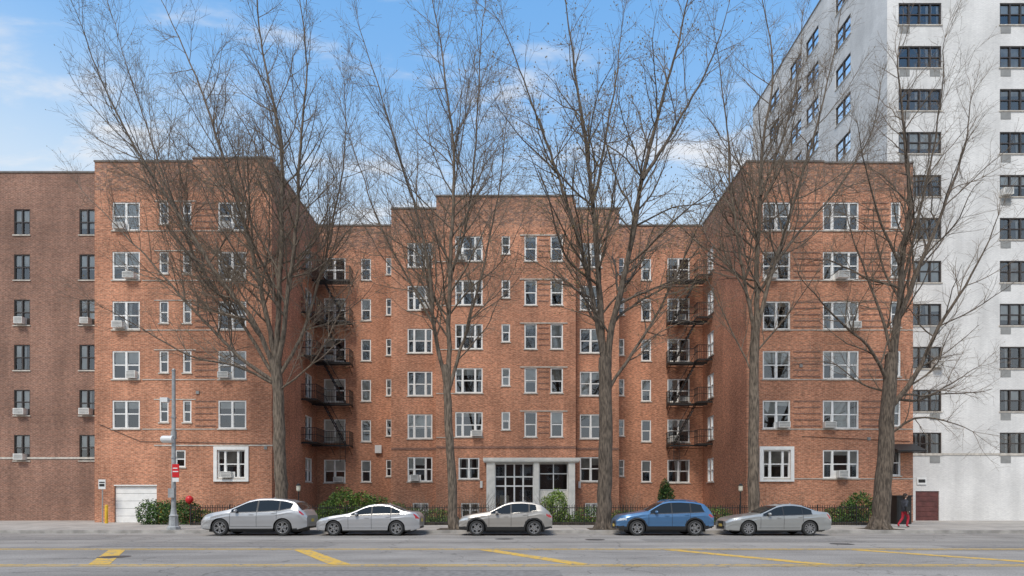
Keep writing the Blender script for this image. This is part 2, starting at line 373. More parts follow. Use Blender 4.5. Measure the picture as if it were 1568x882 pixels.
for r in range(6):
    wins.append((op(496,529,yr,xL1,ROW[r]),'double',{0:.7,3:.3,1:.7}.get(r))); wins.append((op(553,568,yr,xL1,ROW[r],1.55),'single',None))
    wins.append((smallop(591,600,yr,xL1,ROW[r],1.2),'single',None))
facade(B,T,xS0-xL1,G0,21.3,[w[0] for w in wins])
for o,s,ac in wins: window(B,T,*o,style=s,ac=ac)
T=front(xS1,yr); wins=[]
for r in range(6):
    wins.append((op(1022,1056,yr,xS1,ROW[r]),'double',{1:.3,4:.6,2:.7}.get(r))); wins.append((op(982,997,yr,xS1,ROW[r],1.55),'single',None))
    wins.append((smallop(944,956,yr,xS1,ROW[r],1.2),'single',None))
facade(B,T,xR0-xS1,G0,21.3,[w[0] for w in wins])
for o,s,ac in wins: window(B,T,*o,style=s,ac=ac)
for x0,x1,u0,u1,acs in ((xS0,xC0,624,662,{0:.3,4:.7}),(xC1,xS1,888,921,{})):
    T=front(x0,ys); wins=[(op(u0,u1,ys,x0,ROW[r]),'triple' if u0<700 else 'double',acs.get(r)) for r in range(6)]
    bas=[X(u0+8,ys)-x0,X(u1-6,ys)-x0,.45,1.4]
    facade(B,T,x1-x0,G0,21.3,[w[0] for w in wins]+[bas])
    for o,s,ac in wins: window(B,T,*o,style=s,ac=ac)
    window(B,T,*bas,style='double',sill=False,blindp=0)
    for i in range(9):
        a=bas[0]+(bas[1]-bas[0])*(i+.5)/9; B['frame'].tbox(T,a-.012,a+.012,-.03,-.01,bas[2],bas[3])
for x,ya,yb in ((xS0,ys,yr),(xC0,yc,ys),(xC1,yc,ys),(xS1,ys,yr)):
    B['wall'].quad((x,ya,G0),(x,yb,G0),(x,yb,21.3),(x,ya,21.3))
T=front(xC0,yc); wins=[]
for r in range(6):
    z=ROW[r]
    if r>0:
        wins.append((op(697,739,yc,xC0,z),'triple',{1:.8,5:.2}.get(r))); wins.append((smallop(768,781,yc,xC0,z,1.18),'single',None))
        wins.append((op(803,822,yc,xC0,z),'single',None)); wins.append((op(843,862,yc,xC0,z),'single',None))
        B['trim'].tbox(T,X(803,yc)-xC0-.3,X(862,yc)-xC0+.3,-.04,0,z+WH+.02,z+WH+.09)
        for i in range(4): B['stripe'].tbox(T,X(823,yc)-xC0+.06,X(842,yc)-xC0-.06,-.02,0,z-.6+i*.38,z-.53+i*.38)
    else: wins.append((op(702,734,yc,xC0,z,1.4),'double',None))
ent=[X(748,yc)-xC0,X(878,yc)-xC0,G0,4.0]; bas=[X(706,yc)-xC0,X(734,yc)-xC0,.45,1.4]
facade(B,T,xC1-xC0,G0,21.3,[w[0] for w in wins]+[ent,bas])
for o,s,ac in wins: window(B,T,*o,style=s,ac=ac)
window(B,T,*bas,style='double',sill=False,blindp=0)
for r in range(1,6):
    B['trim'].tbox(T,.01,X(697,yc)-xC0-.08,-.03,0,ROW[r]-WH-.06,ROW[r]-WH-.01)
for (x0,x1,y) in ((xS0+.01,xC0-.04,ys),(xC0+.01,xC1-.01,yc),(xC1+.04,xS1-.01,ys)):
    B['stripe'].box(x0,x1,y-.035,y,5.0,5.14)
def cop(x0,x1,y,z,h=.1): 
    B['trim'].box(x0,x1,y-.05,y+.34,z,z+h,1); B['wall'].quad((x0,y+.3,z-1),(x1,y+.3,z-1),(x1,y+.3,z),(x0,y+.3,z))
cop(xL0-.03,X(295,yw),yw,21.35); 
B['wall'].box(X(295,yw),xL1-.003,yw,yw+.3,21.35,21.55); B['trim'].box(X(295,yw)-.04,xL1+.04,yw-.05,yw+.34,21.55,21.65,1)
cop(xR0-.03,X(1262,yw),yw,21.35); cop(X(1262,yw)+.01,xR1+.03,yw,21.27,.09)
cop(xL1+.05,xS0,yr,21.3); cop(xS1,xR0-.05,yr,21.3); cop(xS0-.03,xC0-.05,ys,21.3); cop(xC1+.05,xS1+.03,ys,21.3)
B['wall'].box(xC0,X(878,yc),yc,yc+.3,21.3,21.62); cop(xC0-.03,X(878,yc)+.03,yc,21.62); cop(X(878,yc)+.035,xC1+.03,yc,21.3)
B['trim'].box(xL1-.3,xL1+.05,yw+.35,yr-.06,21.35,21.45,1); B['trim'].box(xR0-.05,xR0+.3,yw+.35,yr-.06,21.35,21.45,1)
B['trim'].quad((xL0,yw+.3,20.9),(xL1,yw+.3,20.9),(xL1,58,20.9),(xL0,58,20.9),2)
B['trim'].quad((xR0,yw+.3,20.9),(xR1,yw+.3,20.9),(xR1,58,20.9),(xR0,58,20.9),2)
B['trim'].quad((xL1,yr+.3,20.88),(xR0,yr+.3,20.88),(xR0,58,20.88),(xL1,58,20.88),2)
B['trim'].quad((xC0,yc+.3,20.86),(xC1,yc+.3,20.86),(xC1,yr+.3,20.86),(xC0,yr+.3,20.86),2)
def fire_escape(side):
    I=B['iron']; xw=xL1 if side<0 else xR0; s=1 if side<0 else -1
    xe=xw+s*2.65; yf=yr-1.0
    def bx(xa,xb,*r): I.box(min(xa,xb),max(xa,xb),*r)
    for r in range(1,6):
        z=ROW[r]-WH-.3
        for k in range(8): bx(xw+s*.02,xe,yr-1.0+k*.125,yr-1.0+k*.125+.06,z,z+.03)
        ys0=38.4 if side<0 else 39.4
        for k in range(8): bx(xw+s*(.05+k*.12),xw+s*(.11+k*.12),ys0,yf-.01,z,z+.03)
        bx(xw+s*.02,xe,yf-.03,yf,z-.1,z-.003); bx(xe-s*.04,xe,yf,yr,z-.1,z-.003); bx(xw+s*1.0,xw+s*1.04,ys0,yf-.03,z-.1,z-.003); bx(xw,xw+s*1.04,ys0-.04,ys0-.003,z-.1,z)
        for hz in (.5,.95):
            bx(xw+s*1.04,xe,yf-.025,yf,z+hz,z+hz+.035); bx(xe-s*.03,xe,yf,yr,z+hz,z+hz+.035)
            bx(xw+s*1.0,xw+s*1.03,ys0,yf,z+hz,z+hz+.035); bx(xw,xw+s*1.0,ys0,ys0+.03,z+hz,z+hz+.035)
        n=14
        for k in range(n+1):
            xx=xw+s*(1.04+(1.6)*k/n); I.box(xx-.01,xx+.01,yf-.02,yf,z,z+.95)
        for k in range(8):
            yy=yf+ (yr-yf)*k/8; I.box(xe-.01,xe+.01,yy,yy+.02,z,z+.95)
            xx=xw+s*(.05+.95*k/8); I.box(xx-.01,xx+.01,ys0,ys0+.02,z,z+.95)
        m=int((yf-ys0)/.13)
        for k in range(m):
            yy=ys0+k*.13; I.box(xw+s*1.01-.01,xw+s*1.01+.01,yy,yy+.02,z,z+.95)
        for xx in (xw+s*1.3,xe-s*.1): I.tube([(xx,yr,z-.6),(xx,yf,z-.08)],[.02,.02],4)
        if r<5:
            xa,xb=(xe-s*.35,xw+s*.75)
            for yy in (yf+.12,yf+.6): I.tube([(xa,yy,z+.03),(xb,yy,z+2.9)],[.035,.035],4)
            for yy in (yf+.12,): I.tube([(xa,yy,z+.9),(xb,yy,z+3.7)],[.018,.018],4)
            for k in range(1,11):
                t=k/11; xx=xa+(xb-xa)*t; I.box(xx-.1,xx+.1,yf+.12,yf+.6,z+2.9*t,z+2.9*t+.02)
    z=ROW[1]-WH-.3
    I.box(xe-s*.45-.2,xe-s*.45-.17,yf-.08,yf-.05,z-1.2,z+1.5); I.box(xe-s*.45+.17,xe-s*.45+.2,yf-.08,yf-.05,z-1.2,z+1.5)
    for k in range(9): I.box(xe-s*.45-.17,xe-s*.45+.17,yf-.08,yf-.06,z-1.1+k*.3,z-1.08+k*.3)
fire_escape(-1); fire_escape(1)
I=B['iron']
I.box(X(575,yr),X(585,yr),yr-.2,yr,Z(694,yr),Z(682,yr),1); 
I.tube([(xL0+.3,yw-.03,6.0),(xL0+2.7,yw-.03,5.0),(xL1-.3,yw-.03,4.85)],[.014]*3,4)
I.tube([(X(1228,yw),yw-.03,5.3),(xR1-.2,yw-.03,5.0)],[.014]*2,4)
for u,v in ((303,601),(407,686),(1226,560),(1330,672)): I.box(X(u,yw)-.09,X(u,yw)+.09,yw-.06,yw,Z(v,yw)-.09,Z(v,yw)+.09,2)
I.box(X(1096,40),X(1096,40)+.25,yr-1.7,yr-1.5,1.4,2.0,2)
for u in (737,890): I.box(X(u,yc)-.08,X(u,yc)+.08,yc-.12 if u<800 else ys-.12,yc-.003 if u<800 else ys-.003,2.4,2.85,1)
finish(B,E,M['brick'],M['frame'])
en=MB(); d0=36.9
xa,xb=X(741,37.3),X(886,37.3)
en.box(xa,xb,d0,yc-.003,4.02,4.26,0); en.box(xa-.04,xb+.04,d0-.04,d0-.003,4.1,4.3,0)
for u0,u1 in ((745,758),(817,825),(870,880)): en.box(X(u0,37.2),X(u1,37.2),37.0,37.9,.2,4.02,0)
gx0,gx1=X(758,37.4),X(817,37.4)
fr=MB(); y=37.45
for a in (0,.27,.5,.73,1):
    xx=gx0+(gx1-gx0)*a; fr.box(xx-.05,xx+.05,y,y+.07,.25,4.0)
for z in (.27,.9,2.5,3.1,3.95): fr.box(gx0,gx1,y+.004,y+.066,z-.045,z+.045)
hx0,hx1=X(826,37.4),X(869,37.4)
en.box(hx0-.06,hx1+.06,y,y+.3,.2,2.2,0)
for a in (0,.5,1): xx=hx0+(hx1-hx0)*a; fr.box(xx-.03,xx+.03,y,y+.07,2.2,4.0)
for z in (2.25,3.3,3.95): fr.box(hx0,hx1,y+.004,y+.066,z-.03,z+.03)
en.box(gx0-.3,hx1+.3,37.2,37.95,.2,.32,1)
en.obj('entrance_surround',[M['cream'],M['stone']],E)
fr.obj('entrance_door_frames',[M['frame']],E)
gl=MB(); gl.quad((gx0,y+.035,.25),(gx1,y+.035,.25),(gx1,y+.035,4),(gx0,y+.035,4)); gl.quad((hx0,y+.035,2.2),(hx1,y+.035,2.2),(hx1,y+.035,4),(hx0,y+.035,4)); gl.obj('entrance_glass',[M['glass']],E)
gl=MB(); gl.quad((gx0,38.6,.2),(hx1,38.6,.2),(hx1,38.6,4),(gx0,38.6,4)); gl.box(gx0+.3,gx0+.9,38.4,38.55,1.2,1.9,1); gl.obj('lobby_interior',[M['dark'],M['warm']],E)
aw=MB(); aw.hexa([(X(1370,33),32.7,Z(692,33)),(xR1+.1,32.7,Z(692,33)),(xR1+.1,33.69,Z(692,33)),(X(1370,33),33.69,Z(692,33)),(X(1370,33),32.7,Z(690,33)),(xR1+.1,32.7,Z(690,33)),(xR1+.1,33.69,Z(678,33)),(X(1370,33),33.69,Z(678,33))]); aw.obj('awning',[M['iron']],E)

# ------------------------------------------------------------ left neighbour
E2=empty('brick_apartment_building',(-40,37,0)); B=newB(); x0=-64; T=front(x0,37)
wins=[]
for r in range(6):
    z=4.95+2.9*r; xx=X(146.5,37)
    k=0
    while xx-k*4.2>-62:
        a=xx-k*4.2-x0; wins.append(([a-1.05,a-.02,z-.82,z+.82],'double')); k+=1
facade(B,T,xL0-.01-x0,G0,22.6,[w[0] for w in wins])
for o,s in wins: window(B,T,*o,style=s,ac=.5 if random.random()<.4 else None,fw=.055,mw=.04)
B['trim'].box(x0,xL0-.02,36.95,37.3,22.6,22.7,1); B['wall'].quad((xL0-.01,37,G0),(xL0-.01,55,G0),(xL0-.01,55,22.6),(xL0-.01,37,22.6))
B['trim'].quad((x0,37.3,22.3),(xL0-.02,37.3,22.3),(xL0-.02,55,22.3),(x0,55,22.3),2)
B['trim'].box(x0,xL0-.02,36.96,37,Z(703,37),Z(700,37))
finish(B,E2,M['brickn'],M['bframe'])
# ------------------------------------------------------------ right tower
E3=empty('white_brick_apartment_tower',(40,45,0)); B=newB(); x0=24.1; T=front(x0,37); H=40.6
wins=[]
for r in range(13):
    z=5.22+2.76*r
    k=0
    while k<4:
        a=X(1376,37)-x0+k*6.5; wins.append([a,a+2.75,z-.7,z+.7]); k+=1
dr=[[X(1402,37)-x0,X(1438,37)-x0,G0,Z(752,37)]]
facade(B,T,36,G0,H,wins+dr,rev=.1)
for i,o in enumerate(wins):
    window(B,T,*o,style='quad',rev=.1,sill=True,fw=.07,mw=.045,blindp=.4,ac=random.choice([.125,.625,.875]) if random.random()<.35 else None)
    B['ac'].tbox(T,o[0]+.05,o[0]+.7,-.02,0,o[2]-.55,o[2]-.12,1)
    if random.random()<.3: B['ac'].tbox(T,o[1]-.75,o[1]-.1,-.02,0,o[2]-.55,o[2]-.12,1)
B['stripe'].tbox(T,dr[0][0],dr[0][1],.08,.1,G0,dr[0][3])
T2=lambda a,n,z:(x0+n,37+a,z)
wins=[]
for r in range(13):
    z=5.22+2.76*r
    for a in (4.0,8.3,11.0,15.0): wins.append([a,a+1.9,z-.7,z+.7])
facade(B,T2,20.6,G0,H,wins,rev=.1)
for o in wins: window(B,T2,*o,style='double',rev=.1,fw=.07,blindp=.3)
B['trim'].box(x0-.05,x0+36,36.95,37.3,H,H+.12,1); B['trim'].box(x0-.05,x0+.3,37.301,57.6,H,H+.12,1)
B['trim'].quad((x0,37.3,H-.2),(x0+36,37.3,H-.2),(x0+36,57.6,H-.2),(x0,57.6,H-.2),2)
B['wall'].quad((x0,57.6,G0),(x0+36,57.6,G0),(x0+36,57.6,H),(x0,57.6,H))
B['trim'].tbox(T,.0,36,-.03,0,Z(697,37),Z(694,37))
finish(B,E3,M['wbrick'],M['bframe'])
md=MB()
for i in range(6):
    h=(dr[0][3]-G0)/6; md.tbox(T,dr[0][0]+.02,dr[0][1]-.02,.05,.078,G0+i*h+.01,G0+(i+1)*h-.01)
md.obj('garage_door',[M['maroon']],E3)
E4=empty('brick_row_house',(0,-12,0)); B=newB(); T=lambda a,n,z:(-60+a,-9-n,z)
wins=[]
for r in range(3):
    for k in range(30): wins.append([1.2+k*4,2.8+k*4,1.4+3.4*r,3.2+3.4*r])
facade(B,T,120,0,11.2,wins)
for o in wins: window(B,T,*o,style='double')
B['trim'].quad((-60,-9,11.2),(60,-9,11.2),(60,-22,11.2),(-60,-22,11.2),2)
B['trim'].tbox(T,0,120,-.2,0,10.9,11.15)
finish(B,E4,M['brickn'],M['frame'])

# ------------------------------------------------------------ garden: beds, fence, shrubs
g=MB()
def bedz(y): return .146+(y-KY-.163)*(.27-.146)/(33.7-KY-.163)
for x0,x1,ya,yb in ((X(292,31),X(748,31),31.0,41.3),(X(835,31),X(1330,31),31.0,41.3)):
    g.box(x0,x1,ya,min(yb,33.7),.1,.36,0)
for x0,x1,ya,yb in ((xL1+.02,-1.9,33.71,41.38),(3.0,xR0-.02,33.71,41.38)): g.box(x0,x1,ya,yb,.1,.355,0)
g.obj('garden_bed',[M['soil']])
def fence(x0,x1,y,z0,h,name='iron_fence'):
    f=MB(); n=int((x1-x0)/.13)
    for i in range(n+1):
        x=x0+(x1-x0)*i/n; big=i%16==0; w=.028 if big else .012
        f.box(x-w,x+w,y-w,y+w,z0,z0+h+(.08 if big else 0))
        if not big: f.hexa([(x-.018,y-.01,z0+h),(x+.018,y-.01,z0+h),(x+.018,y+.01,z0+h),(x-.018,y+.01,z0+h),(x-.002,y-.002,z0+h+.07),(x+.002,y-.002,z0+h+.07),(x+.002,y+.002,z0+h+.07),(x-.002,y+.002,z0+h+.07)])
    for z in (z0+.12,z0+h-.12): f.box(x0,x1,y-.015,y+.015,z,z+.04)
    f.obj(name,[M['iron']])
fence(X(292,30.9),X(748,30.9),30.9,.2,1.05); fence(X(835,30.9),X(1330,30.9),30.9,.2,1.05)
def foliage(name,blobs,n,size,mats,weights=(3,4,3)):
    m=MB(); cm=[M[k] for k in mats]
    vol=[b[3]*b[4]*b[5] for b in blobs]
    for i in range(n):
        b=random.choices(blobs,vol)[0]
        th=random.uniform(0,2*math.pi); ph=math.acos(random.uniform(-1,1)); r=random.uniform(.45,1.06)**.6
        r*=1+.14*math.sin(5*th+b[0])*math.sin(4*ph+b[1])
        p=Vector((b[0]+b[3]*r*math.sin(ph)*math.cos(th),b[1]+b[4]*r*math.sin(ph)*math.sin(th),max(.25,b[2]+b[5]*r*math.cos(ph))))
        u=Vector((random.gauss(0,1),random.gauss(0,1),random.gauss(0,.6))).normalized(); w=u.cross(Vector((random.gauss(0,1),random.gauss(0,1),random.gauss(0,1)))).normalized()
        s=size*random.uniform(.6,1.3); mi=random.choices(range(len(cm)),weights if len(weights)==len(cm) else None)[0]
        m.quad(tuple(p-u*s),tuple(p+w*s*.45),tuple(p+u*s),tuple(p-w*s*.45),mi)
    for b in blobs:
        for k in range(5):
            m.tube([(b[0]+random.uniform(-.1,.1),b[1],.25),(b[0]+random.uniform(-.5,.5)*b[3],b[1],b[2]+b[5]*.5)],[.015,.008],4,0)
    return m.obj(name,cm)
D3=('leafd','leafm','leafl')
hb=[]
x=X(214,31.5)
while x<X(288,31.5): hb.append((x+.3,31.6,.85,.5,.5,random.uniform(.55,.78))); x+=.5
foliage('hedge',hb,7000,.06,D3,(4,4,.6))
foliage('shrub',[(X(526,32),32.0,1.2,.95,.6,1.0),(X(504,32),32.2,.9,.65,.5,.75),(X(556,32.5),32.4,1.3,.75,.5,.75),(X(540,32),31.8,.6,.9,.5,.6)],8000,.065,D3,(1.5,4,4))
foliage('shrub',[(X(577,33),33.0,1.05,.85,.5,.8),(X(602,33),33,.85,.85,.5,.6),(X(630,33),33,.7,.85,.5,.45)],5000,.065,D3,(2.5,4,2))
foliage('shrub',[(X(853,32),32.0,1.2,.6,.5,.95),(X(838,32),32.2,1.25,.4,.35,.6),(X(862,32),31.9,.6,.45,.4,.45)],4800,.055,D3,(1,3,6))
foliage('shrub',[(X(1020,35),35.0,1.6,.5,.5,.9),(X(1018,35),35.0,2.3,.3,.3,.6)],3200,.06,D3,(4,4,.5))
foliage('shrub',[(X(1318,32.5),32.5,1.2,.8,.5,.85),(X(1298,32.5),32.4,.9,.65,.5,.65),(X(1275,32.5),32.4,.65,.75,.5,.5)],5200,.06,D3,(3,4,1.8))
foliage('shrub',[(X(500,34),34,.7,.8,.6,.4),(X(450,32.5),32.5,.65,1.3,.6,.4)],2400,.06,D3,(4,4,2))
foliage('shrub',[(X(905,32),32,.65,1.1,.5,.55),(X(960,32.4),32.4,.6,1.1,.5,.45),(X(1095,32.4),32.4,.65,1.0,.5,.55),(X(1225,32.4),32.4,.6,1.1,.5,.45)],6000,.055,D3,(3,4,3))
foliage('shrub',[(X(310,32),32,.6,.9,.5,.45),(X(668,32.4),32.4,.6,.9,.5,.5)],2600,.055,D3,(3,4,2))
gb=[]
for u in list(range(300,745,13))+list(range(838,1325,13)):
    gb.append((X(u,31.6)+random.uniform(-.2,.2),31.5+random.uniform(0,.8),.38,.4,.4,random.uniform(.15,.48)))
foliage('ground_cover',gb,15000,.055,('leafd','leafm','leafl','flower'),(4,5,3,.12))
tw=MB()
for cu,n in ((722,70),(742,50),(838,40),(610,30),(960,40),(650,30),(330,30),(1180,30)):
    cx=X(cu,32)
    for i in range(n):
        p=[cx+random.uniform(-.2,.2),31.9+random.uniform(-.2,.3),.25]; q=[(tuple(p))]; dx,dy=random.gauss(0,.17),random.gauss(0,.15)
        for k in range(5):
            p=[p[0]+dx+random.gauss(0,.05),p[1]+dy,p[2]+random.uniform(.2,.42)]; q.append(tuple(p))
        tw.tube(q,[.009,.008,.006,.005,.004,.003],3,0,False)
tw.obj('bare_bush',[M['twig']])

# ------------------------------------------------------------ trees
def norm(v):
    l=math.sqrt(v[0]**2+v[1]**2+v[2]**2) or 1; return (v[0]/l,v[1]/l,v[2]/l)
class Tree:
    def __init__(s): s.V=[]; s.Fc=[]; s.m=[]
    def tube(s,pts,rads,n,mi=0):
        V=s.V; base=len(V); k=len(pts)
        cs=[(math.cos(2*math.pi*j/n),math.sin(2*math.pi*j/n)) for j in range(n)]
        for i in range(k):
            a=pts[i-1] if i else pts[0]; b=pts[i+1] if i<k-1 else pts[-1]
            t=norm((b[0]-a[0],b[1]-a[1],b[2]-a[2]))
            u=norm((-t[2],0,t[0])) if abs(t[1])<.95 else (1,0,0)
            w=(t[1]*u[2]-t[2]*u[1],t[2]*u[0]-t[0]*u[2],t[0]*u[1]-t[1]*u[0])
            p=pts[i]; r=rads[i]
            for c,sn in cs:
                V.append((p[0]+r*(u[0]*c+w[0]*sn),p[1]+r*(u[1]*c+w[1]*sn),p[2]+r*(u[2]*c+w[2]*sn)))
        Fa=s.Fc
        for i in range(k-1):
            o=base+i*n
            for j in range(n):
                j2=(j+1)%n; Fa.append((o+j,o+j2,o+n+j2,o+n+j)); s.m.append(mi)
    def child_dir(s,d,amin,amax):
        an=math.radians(random.uniform(amin,amax))
        r=norm((random.gauss(0,1),random.gauss(0,1),random.gauss(0,1)))
        dt=r[0]*d[0]+r[1]*d[1]+r[2]*d[2]; p=norm((r[0]-dt*d[0],r[1]-dt*d[1],r[2]-dt*d[2]))
        c,q=math.cos(an),math.sin(an)
        return norm((d[0]*c+p[0]*q,d[1]*c+p[1]*q,d[2]*c+p[2]*q))
    def grow(s,p,d,L,r,lvl,P):
        ns=max(3,int(L/(.45,.4,.3,.2)[min(lvl,3)])); 
        if lvl>=3: ns=2
        st=L/ns; pts=[p]; ds=[d]; j=P['jit']*(1 if lvl<3 else 1.2); up=P['up']*st
        for i in range(ns):
            d=norm((d[0]+random.gauss(0,j),d[1]+random.gauss(0,j),d[2]+random.gauss(0,j)+up))
            p=(p[0]+d[0]*st,p[1]+d[1]*st,p[2]+d[2]*st); pts.append(p); ds.append(d)
        rt=max(.0035,r*.25)
        s.tube(pts,[r+(rt-r)*(i/ns) for i in range(ns+1)],5 if lvl==1 else (4 if lvl==2 and r>.02 else 3),2 if lvl>1 or r<.03 else 0)
        if lvl>=3:
            if random.random()<P['bud']:
                e=P.get('bs',.018)*random.uniform(.7,1.6); b=len(s.V); x,y,z=p
                s.V+=[(x-e,y,z),(x,y-e,z+e),(x+e,y+e*.5,z),(x,y,z-e)]; s.Fc.append((b,b+1,b+2,b+3)); s.m.append(1)
            return
        n=int(L*P['dens'][lvl]*random.uniform(.8,1.2))+1
        for i in range(n):
            t=.15+.85*(i+random.random())/n; k=min(int(t*ns),ns)
            Lc=L*random.uniform(.28,.55)*(1.2-.6*t)
            Lc=min(max(Lc,(.9,.8,.5)[lvl]),(6,2.4,1.0)[lvl])
            rl=r+(rt-r)*t
            s.grow(pts[k],s.child_dir(ds[k],22,55),Lc,max(.0045,min(rl*.6,Lc*.013)),lvl+1,P)
    def limb(s,pts,r0,r1,P,start=.15):
        c=[Vector(p) for p in pts]; c=[c[0]*2-c[1]]+c+[c[-1]*2-c[-2]]; out=[]
        for i in range(1,len(c)-2):
            seg=max(3,int((c[i+1]-c[i]).length/.45))
            for q in range(seg):
                t=q/seg; a,b,e,f=c[i-1],c[i],c[i+1],c[i+2]
                out.append(.5*((2*b)+(e-a)*t+(2*a-5*b+4*e-f)*t*t+(3*b-a-3*e+f)*t**3))
        out.append(c[-2]); n=len(out); o2=[]
        off=Vector((0,0,0))
        for i,p in enumerate(out):
            if 0<i: off=off*.86+Vector((random.gauss(0,.022),random.gauss(0,.022),random.gauss(0,.02)))
            o2.append(tuple(p+off))
        rads=[(r0+(r1-r0)*(i/(n-1))**.8)*random.uniform(.97,1.04) for i in range(n)]
        s.tube(o2,rads,11 if r0>.12 else 6)
        return o2,rads
    def dress(s,o2,rads,P,start=.15,f=1.0):
        n=len(o2); L=sum(math.dist(o2[i],o2[i+1]) for i in range(n-1)); st=L/(n-1)
        cnt=int(L*P['dens'][0]*f*(1-start))
        for i in range(cnt):
            t=start+(1-start)*(i+random.random())/cnt; k=min(int(t*(n-1)),n-2)
            d=norm(tuple(o2[k+1][q]-o2[k][q] for q in range(3)))
            rem=L*(1-t); Lc=min(5.2,max(1.3,.33*rem+1.3))*random.uniform(.65,1.25)
            s.grow(o2[k],s.child_dir(d,25,58),Lc,max(.011,min(rads[k]*.5,Lc*.0125)),1,P)
        d=norm(tuple(o2[-1][q]-o2[-2][q] for q in range(3)))
        for _ in range(3): s.grow(o2[-1],s.child_dir(d,5,25),random.uniform(1.2,2.4),rads[-1]*.8,1,P)
def tree(name,D,trunk,tr,limbs,P,mat_):
    t=Tree(); pts=[(X(u,D),D,Z(v,D)) for u,v in trunk]; pts[0]=(pts[0][0],D,.1)
    pts.insert(1,(pts[0][0]*.7+pts[1][0]*.3,D,.55))
    c,r=t.limb(pts,tr[0],tr[1],P)
    for k in range(7):
        a=k*2*math.pi/7+random.uniform(-.3,.3); b=pts[0]; R=tr[0]
        t.tube([(b[0]+math.cos(a)*R*.5,b[1]+math.sin(a)*R*.5,.75),(b[0]+math.cos(a)*R*.82,b[1]+math.sin(a)*R*.82,.3),(b[0]+math.cos(a)*R*1.25,b[1]+math.sin(a)*R*1.25,.1)],[R*.3,R*.36,R*.28],6)
    for L in limbs:
        pp,r0=L[0],L[1]; dd=L[2] if len(L)>2 else random.uniform(-3,3); dens=L[3] if len(L)>3 else 1
        n=len(pp); q=[]
        for i,(u,v) in enumerate(pp):
            d=D+dd*(i/(n-1))**1.2+(L[4] if len(L)>4 else 0); q.append((X(u,d),d,Z(v,d)))
        o2,rr=t.limb(q,r0,max(.014,r0*.12),P); t.dress(o2,rr,P,.12,dens)
    me=bpy.data.meshes.new(name); me.from_pydata(t.V,[],t.Fc); me.materials.append(mat_); me.materials.append(M['bud']); me.materials.append(M['twig'])
    me.polygons.foreach_set('material_index',t.m); me.polygons.foreach_set('use_smooth',[True]*len(t.Fc)); me.update()
    o=bpy.data.objects.new(name,me); COL.objects.link(o); print(name,len(t.Fc)); return o
P1=dict(jit=.09,up=.16,dens=(2.0,2.5,3.4),bud=.15)
TD=27.6
tree('street_tree',TD,[(432,812),(430,757),(428,680),(424,600),(422,550)],(.33,.24),[
 ([(423,575),(395,505),(340,430),(275,330),(210,225),(150,110),(120,30)],.13,-1.5),
 ([(423,570),(408,480),(385,380),(345,250),(300,120),(245,0)],.14,1.5),
 ([(422,555),(428,450),(432,330),(425,200),(400,60),(395,-60)],.15,.5),
 ([(423,565),(440,470),(455,350),(462,220),(470,100),(455,-30)],.13,-2),
 ([(424,580),(455,530),(485,450),(510,340),(530,220),(525,120)],.10,2),
 ([(422,585),(370,550),(310,490),(230,400),(165,330),(125,290)],.10,2.5),
 ([(424,590),(360,560),(290,545),(215,500),(160,470)],.07,-2.5),
 ([(424,580),(360,480),(300,400),(250,270),(200,120),(170,20)],.09,3.5),
 ([(425,600),(475,560),(510,500),(545,420)],.06,-2)],P1,M['bark2'])
tree('street_tree',TD,[(696,814),(694,740),(690,670),(686,600),(685,560)],(.25,.17),[
 ([(686,580),(688,500),(690,400),(697,300),(690,180),(672,60),(655,-40)],.13,0),
 ([(686,600),(665,500),(655,400),(625,280),(590,170),(550,50)],.11,-1.5),
 ([(687,600),(710,520),(738,420),(752,350),(768,250),(775,170)],.09,1.5),
 ([(690,430),(715,330),(730,200),(738,60),(745,-20)],.07,2),
 ([(665,500),(620,420),(575,330),(545,240),(520,150)],.06,2),
 ([(688,520),(640,450),(590,400),(560,350)],.05,-2.5),
 ([(690,480),(725,440),(770,400),(800,340)],.045,-2)],dict(P1,bud=.2),M['bark2'])
tree('street_tree',TD,[(924,815),(926,740),(928,660),(928,590),(926,550)],(.38,.29),[
 ([(926,580),(918,470),(912,380),(905,300),(893,200),(880,110),(865,-10)],.19,.5),
 ([(928,590),(938,500),(958,420),(975,340),(985,270),(1010,160),(1040,60),(1060,-40)],.19,-1.5),
 ([(922,540),(905,440),(880,350),(850,260),(815,160),(790,90),(765,30)],.13,-1),
 ([(930,600),(985,520),(1030,440),(1070,350),(1110,260)],.09,2),
 ([(907,310),(925,220),(940,130),(955,20)],.08,1.5),
 ([(984,275),(1035,190),(1085,100),(1120,0)],.09,-.5,1,-1),
 ([(852,265),(800,215),(765,170)],.05,-1.5),
 ([(926,500),(880,440),(820,400),(780,380)],.05,2.5),
 ([(975,345),(1030,320),(1080,310),(1120,290)],.05,1)],dict(P1,jit=.11,dens=(1.7,2.2,3.1),bud=.6,up=.1,bs=.026),M['bark'])
tree('street_tree',TD,[(1153,812),(1153,740),(1155,650),(1156,560),(1158,490)],(.29,.2),[
 ([(1158,510),(1160,400),(1165,300),(1172,200),(1185,100),(1165,-20)],.14,.5),
 ([(1157,520),(1140,430),(1125,330),(1115,220),(1105,120),(1095,50)],.10,-1.5),
 ([(1158,510),(1185,410),(1215,320),(1245,210),(1270,110),(1290,10)],.12,-1),
 ([(1160,450),(1205,380),(1265,310),(1325,220),(1350,130)],.08,2.5),
 ([(1156,580),(1120,510),(1090,440),(1070,380)],.05,2),
 ([(1157,540),(1210,480),(1250,420)],.05,-2),
 ([(1165,300),(1200,200),(1225,100),(1230,20)],.07,2)],P1,M['bark2'])
